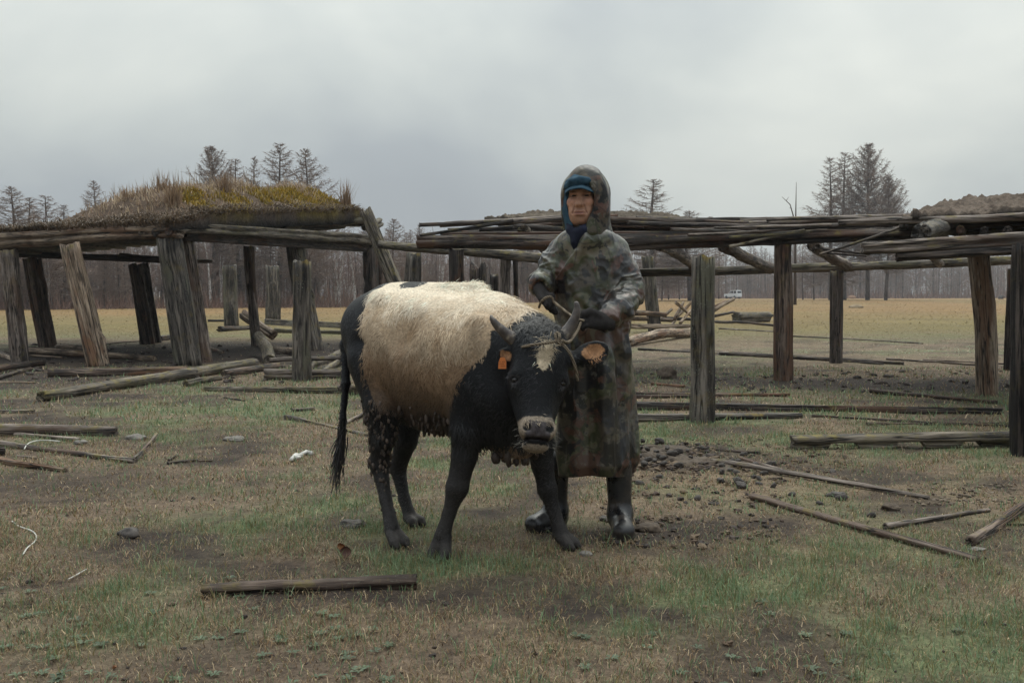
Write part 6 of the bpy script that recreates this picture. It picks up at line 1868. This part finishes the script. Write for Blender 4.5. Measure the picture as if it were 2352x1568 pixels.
# peak
u, v = np.meshgrid(np.linspace(-1, 1, 23), np.linspace(0, 1, 9), indexing='ij')
X = u * (.083 - .006 * v); Z = .078 - .030 * u ** 2 + v * .070 * np.sqrt(np.clip(1 - u ** 2 * .92, 0, 1)) ; Y = .074 - .020 * u ** 2 - v * .026 + .0015 * np.sin(u * 7)
Pk = np.array([fp(a, b, c_) for a, b, c_ in zip(X.ravel(), Y.ravel(), Z.ravel())])
i = np.arange(22)[:, None] * 9 + np.arange(8)[None]
Qp = np.stack([i, i + 9, i + 10, i + 1], -1).reshape(-1, 4); m = len(Pk)
idx = np.arange(m).reshape(23, 9); rim = np.concatenate([idx[:-1, 0], idx[-1, :-1], idx[:0:-1, -1], idx[0, :0:-1]]); rim2 = np.roll(rim, -1)
me = new_mesh('peak', np.vstack([Pk, Pk + _u * -.006]), [np.vstack([Qp, Qp[:, ::-1] + m, np.stack([rim, rim + m, rim2 + m, rim2], 1)])], True)
link('peak', me, BLUE, cap)
# dark knitted lining over the brow
S = Sdf(fp(0, .05, 0) - .13, fp(0, .05, 0) + .13, .0042)
S.ell(fp(0, .042, -.002), (.083, .085, .096), FR_, 0)
S.ell(fp(0, .035, .0), (.078, .082, .090), FR_, .005, 'sub')
S.ell(fp(0, -.03, .07), (.066, .088, .10), FR_, .01, 'sub')
V, Q = S.nets(1); link('knit_lining', new_mesh('knit_lining', V, [Q], True), KNIT, person)
# collar
S = Sdf(fp(-.01, -.15, .03) - .15, fp(-.01, -.15, .03) + .15, .0042)
S.chain([fp(-.062, -.105, .03), fp(-.045, -.150, .070), fp(-.022, -.205, .100)], [.014, .020, .012], .02)
S.chain([fp(.045, -.115, .055), fp(.018, -.150, .092), fp(-.018, -.205, .106)], [.014, .024, .012], .02)
S.cone(fp(-.012, -.165, .085), fp(-.020, -.240, .100), .030, .010, .02)
V, Q = S.nets(1); link('collar', new_mesh('collar', V, [Q], True), NAVY, person)

# gloves
def glove(name, wrist, knuck, side, fingers, thumb, w=.040):
    wrist, knuck, side = map(lambda q: np.asarray(q, float), (wrist, knuck, side))
    allp = np.vstack([wrist[None], knuck[None]] + [np.asarray(f_) for f_ in fingers] + [np.asarray(thumb)])
    S = Sdf(allp.min(0) - .06, allp.max(0) + .06, .0038)
    side = side / np.linalg.norm(side)
    ax = (knuck - wrist); ax /= np.linalg.norm(ax); nn = np.cross(ax, side)
    S.cone(wrist - ax * .05, wrist, .036, .033, .01)
    for t in (-1, -.33, .33, 1):
        S.cone(wrist + side * t * .018, knuck + side * t * .030, .024, .018, .018)
    for f_ in fingers:
        f_ = np.asarray(f_)
        S.chain(list(f_), [.0130, .0122, .0115, .0100][:len(f_)], .003)
    S.chain(list(np.asarray(thumb)), [.018, .0155, .012], .012)
    V, Q = S.nets(1)
    link(name, new_mesh(name, V, [Q], True), KNIT, person)
# right hand (fist round the rope, in front of the belly)
w0, k0 = tz(1238, 662, 4.70), tz(1256, 694, 4.635)
sd_ = np.array([.55, .45, -.35]); sd_ /= np.linalg.norm(sd_)
ax = (k0 - w0) / np.linalg.norm(k0 - w0); nn = np.cross(ax, sd_); nn = nn if nn[1] < 0 else -nn
fg = []
for q, t in enumerate((-1, -.33, .33, 1)):
    b = k0 + sd_ * t * .030
    l_ = (.030, .034, .033, .027)[q]
    p1 = b + (ax * .75 - nn * .15 + np.array([.35, 0, -.2])) * l_
    p2 = p1 + (np.array([.35, .55, -.55])) * l_ * .85
    p3 = p2 + (np.array([-.35, .55, .35])) * l_ * .7
    fg.append([b, p1, p2, p3])
glove('glove', w0, k0, sd_, fg, [w0 + ax * .02 + sd_ * .025 - nn * .01, tz(1266, 680, 4.635), tz(1268, 697, 4.615)])
# left hand (fingers closing on the rope beside the horn)
w1, k1 = tz(1384, 738, 4.605), tz(1356, 731, 4.560)
sd2 = np.array([.10, -.25, -.95]); sd2 /= np.linalg.norm(sd2)
fg = []
for q, t in enumerate((-1, -.33, .33, 1)):
    b = k1 + sd2 * t * .027
    l_ = (.030, .034, .032, .025)[q]
    p1 = b + np.array([-.90, -.28, .05 - .10 * q]) * l_
    p2 = p1 + np.array([-.72, .15, -.45]) * l_ * .85
    p3 = p2 + np.array([.10, .75, -.45]) * l_ * .7
    fg.append([b, p1, p2, p3])
glove('glove', w1, k1, sd2, fg, [tz(1374, 724, 4.575), tz(1356, 716, 4.555), tz(1342, 720, 4.545)])

# rubber boots
RUB = Mat('wet_black_rubber'); _o = RUB.coord('Object'); _n = RUB.noise(_o, 14, 4, .6)
RUB.set(RUB.mix(RUB.ramp(RUB.noise(_o, 9, 5, .7), (.52, 0.0), (.62, .75)), RUB.ramp(_n, (.35, (0.010, 0.010, 0.011)), (.7, (0.030, 0.028, 0.027))), (0.060, 0.046, 0.036)), RUB.ramp(_n, (.4, .24), (.7, .5)), RUB.bump(_n, .12, .01), .45)
def boot(top, ankle, heel, toe):
    top, ankle, heel, toe = map(lambda q: np.asarray(q, float), (top, ankle, heel, toe))
    allp = np.vstack([top, ankle, heel, toe])
    S = Sdf(allp.min(0) - .11, allp.max(0) + .11, .005)
    d = toe - heel; d[2] = 0; Lf = np.linalg.norm(d); d /= Lf
    sdv = np.cross(d, ZX)
    g_ = float(ground_z(*(.5 * (heel + toe))[:2]))
    h0 = heel.copy(); t0 = toe.copy(); h0[2] = g_; t0[2] = g_
    S.cone(top, ankle, .066, .054, .03)
    S.cone(ankle, h0 + ZX * .055 + d * .01, .054, .044, .04)
    S.cone(ankle + d * .02 - ZX * .01, t0 + ZX * .058 - d * .10, .050, .044, .04, flat=(sdv, .95))
    S.cone(h0 + ZX * .045, t0 + ZX * .046 - d * .045, .042, .047, .03, flat=(ZX, .85))
    S.ell(t0 - d * .050 + ZX * .044, (.056, .050, .040), np.stack([d, sdv, ZX], 1), .02)
    def sole(x, y, z):
        t = np.clip((x - h0[0]) * d[0] + (y - h0[1]) * d[1], .01, Lf - .055)
        r = .045 + .012 * t / Lf
        return np.maximum(np.hypot(x - h0[0] - d[0] * t, y - h0[1] - d[1] * t) - r, np.abs(z - g_ - .010) - .016)
    S.field(sole, allp.min(0) - .09, allp.max(0) + .09, .004)
    V, Q = S.nets(1)
    link('rubber_boot', new_mesh('rubber_boot', V, [Q], True), RUB.m, person)
boot(tz(1421, 1065, 4.86), tz(1424, 1180, 4.86), tz(1424, 1225, 4.90), tz(1434, 1246, 4.64))
boot(tz(1277, 1060, 4.95), tz(1277, 1175, 4.96), tz(1284, 1195, 5.0), tz(1215, 1216, 4.845))

# ================================================================== rope
ROPE = Mat('twisted_hemp'); _o = ROPE.coord('Object'); wvx = ROPE.n('ShaderNodeTexWave', wave_type='BANDS', bands_direction='DIAGONAL'); wvx.inputs['Scale'].default_value = 55; ROPE.l(_o, wvx.inputs['Vector'])
ROPE.set(ROPE.mix(wvx.outputs['Fac'], (0.10, 0.078, 0.055), (0.27, 0.215, 0.155)), .85, ROPE.bump(wvx.outputs['Fac'], .8, .003), .15)
rope = thing('rope', 'frayed hemp rope knotted round the horns of the cow and held in both black gloves', 'rope', at(1285, 1000, 4.2) * np.array([1, 1, 0]))
def strand(name, pts, r=.0058):
    P = np.array(pts, float); t = np.linspace(0, 1, len(P)); tt = np.linspace(0, 1, len(P) * 7)
    C_ = np.stack([np.interp(tt, t, P[:, i]) for i in range(3)], 1)
    for _ in range(8): C_[1:-1] = (C_[:-2] + C_[2:] + 2 * C_[1:-1]) / 4
    B = Build()
    T = np.gradient(C_, axis=0); T /= np.linalg.norm(T, axis=1)[:, None]
    s_ = np.cross(T, np.array([.3, .2, 1.0])); s_ /= np.linalg.norm(s_, axis=1)[:, None]; u_ = np.cross(s_, T)
    Ls = np.concatenate([[0], np.cumsum(np.linalg.norm(np.diff(C_, axis=0), axis=1))])
    n2 = max(12, int(Ls[-1] / .004)); tt2 = np.linspace(0, Ls[-1], n2)
    I = lambda A: np.stack([np.interp(tt2, Ls, A[:, i]) for i in range(3)], 1)
    C2, S2, U2 = I(C_), I(s_), I(u_)
    for ph in (0, 2.094, 4.189):
        a = tt2 * 190 + ph
        B.tube(C2 + r * .5 * (np.cos(a)[:, None] * S2 + np.sin(a)[:, None] * U2), r * .62, 6)
    link(name, B.mesh(name), ROPE.m, rope)
A_ = lambda x, y, d: at(x, y, d)
strand('rope_strand', [A_(1238, 706, 4.66), A_(1242, 694, 4.60), A_(1252, 684, 4.585), A_(1264, 680, 4.585), A_(1270, 686, 4.60), A_(1271, 692, 4.60)])
strand('rope_strand', [A_(1271, 692, 4.60), A_(1290, 708, 4.47), A_(1308, 722, 4.33), A_(1318, 729, 4.25), A_(1330, 734, 4.35), A_(1340, 736, 4.52)])
strand('rope_strand', [A_(1334, 741, 4.52), A_(1328, 756, 4.40), A_(1317, 774, 4.22), A_(1306, 788, 4.13), A_(1290, 783, 4.085)])
strand('rope_strand', [A_(1198, 797, 4.12), A_(1222, 792, 4.068), A_(1252, 788, 4.052), A_(1276, 784, 4.056), A_(1290, 783, 4.075)])
strand('rope_strand', [A_(1284, 784, 4.06), A_(1298, 795, 4.055), A_(1310, 812, 4.06), A_(1319, 834, 4.075), A_(1325, 856, 4.095), A_(1327, 874, 4.11)])
strand('rope_strand', [A_(1290, 783, 4.08), A_(1304, 786, 4.10), A_(1310, 782, 4.15)])
strand('knot', [A_(1284, 788, 4.06), A_(1276, 775, 4.06), A_(1276, 764, 4.075), A_(1284, 764, 4.07), A_(1286, 776, 4.05), A_(1282, 788, 4.05), A_(1290, 790, 4.05), A_(1294, 780, 4.05)], .0065)

# ================================================================== damp air
me = bpy.data.meshes.new('haze')
x0, x1, y0, y1, z0, z1 = -420, 420, -70, 620, -3, 30
me.from_pydata([(x, y, z) for x in (x0, x1) for y in (y0, y1) for z in (z0, z1)], [], [(0, 1, 3, 2), (4, 6, 7, 5), (0, 4, 5, 1), (2, 3, 7, 6), (0, 2, 6, 4), (1, 5, 7, 3)])
hz = Mat('damp_air'); hz.N.remove(hz.b)
pv = hz.n('ShaderNodeVolumePrincipled'); pv.inputs['Color'].default_value = (.86, .88, .92, 1); pv.inputs['Density'].default_value = 0.00055; pv.inputs['Anisotropy'].default_value = 0.2
hz.l(pv.outputs[0], hz.N['Material Output'].inputs['Volume'])
o_ = link('haze', me, hz.m); o_['kind'] = 'stuff'; o_['label'] = 'thin damp grey haze filling the air over the meadow'; o_['category'] = 'haze'
scene.cycles.volume_bounces = 0
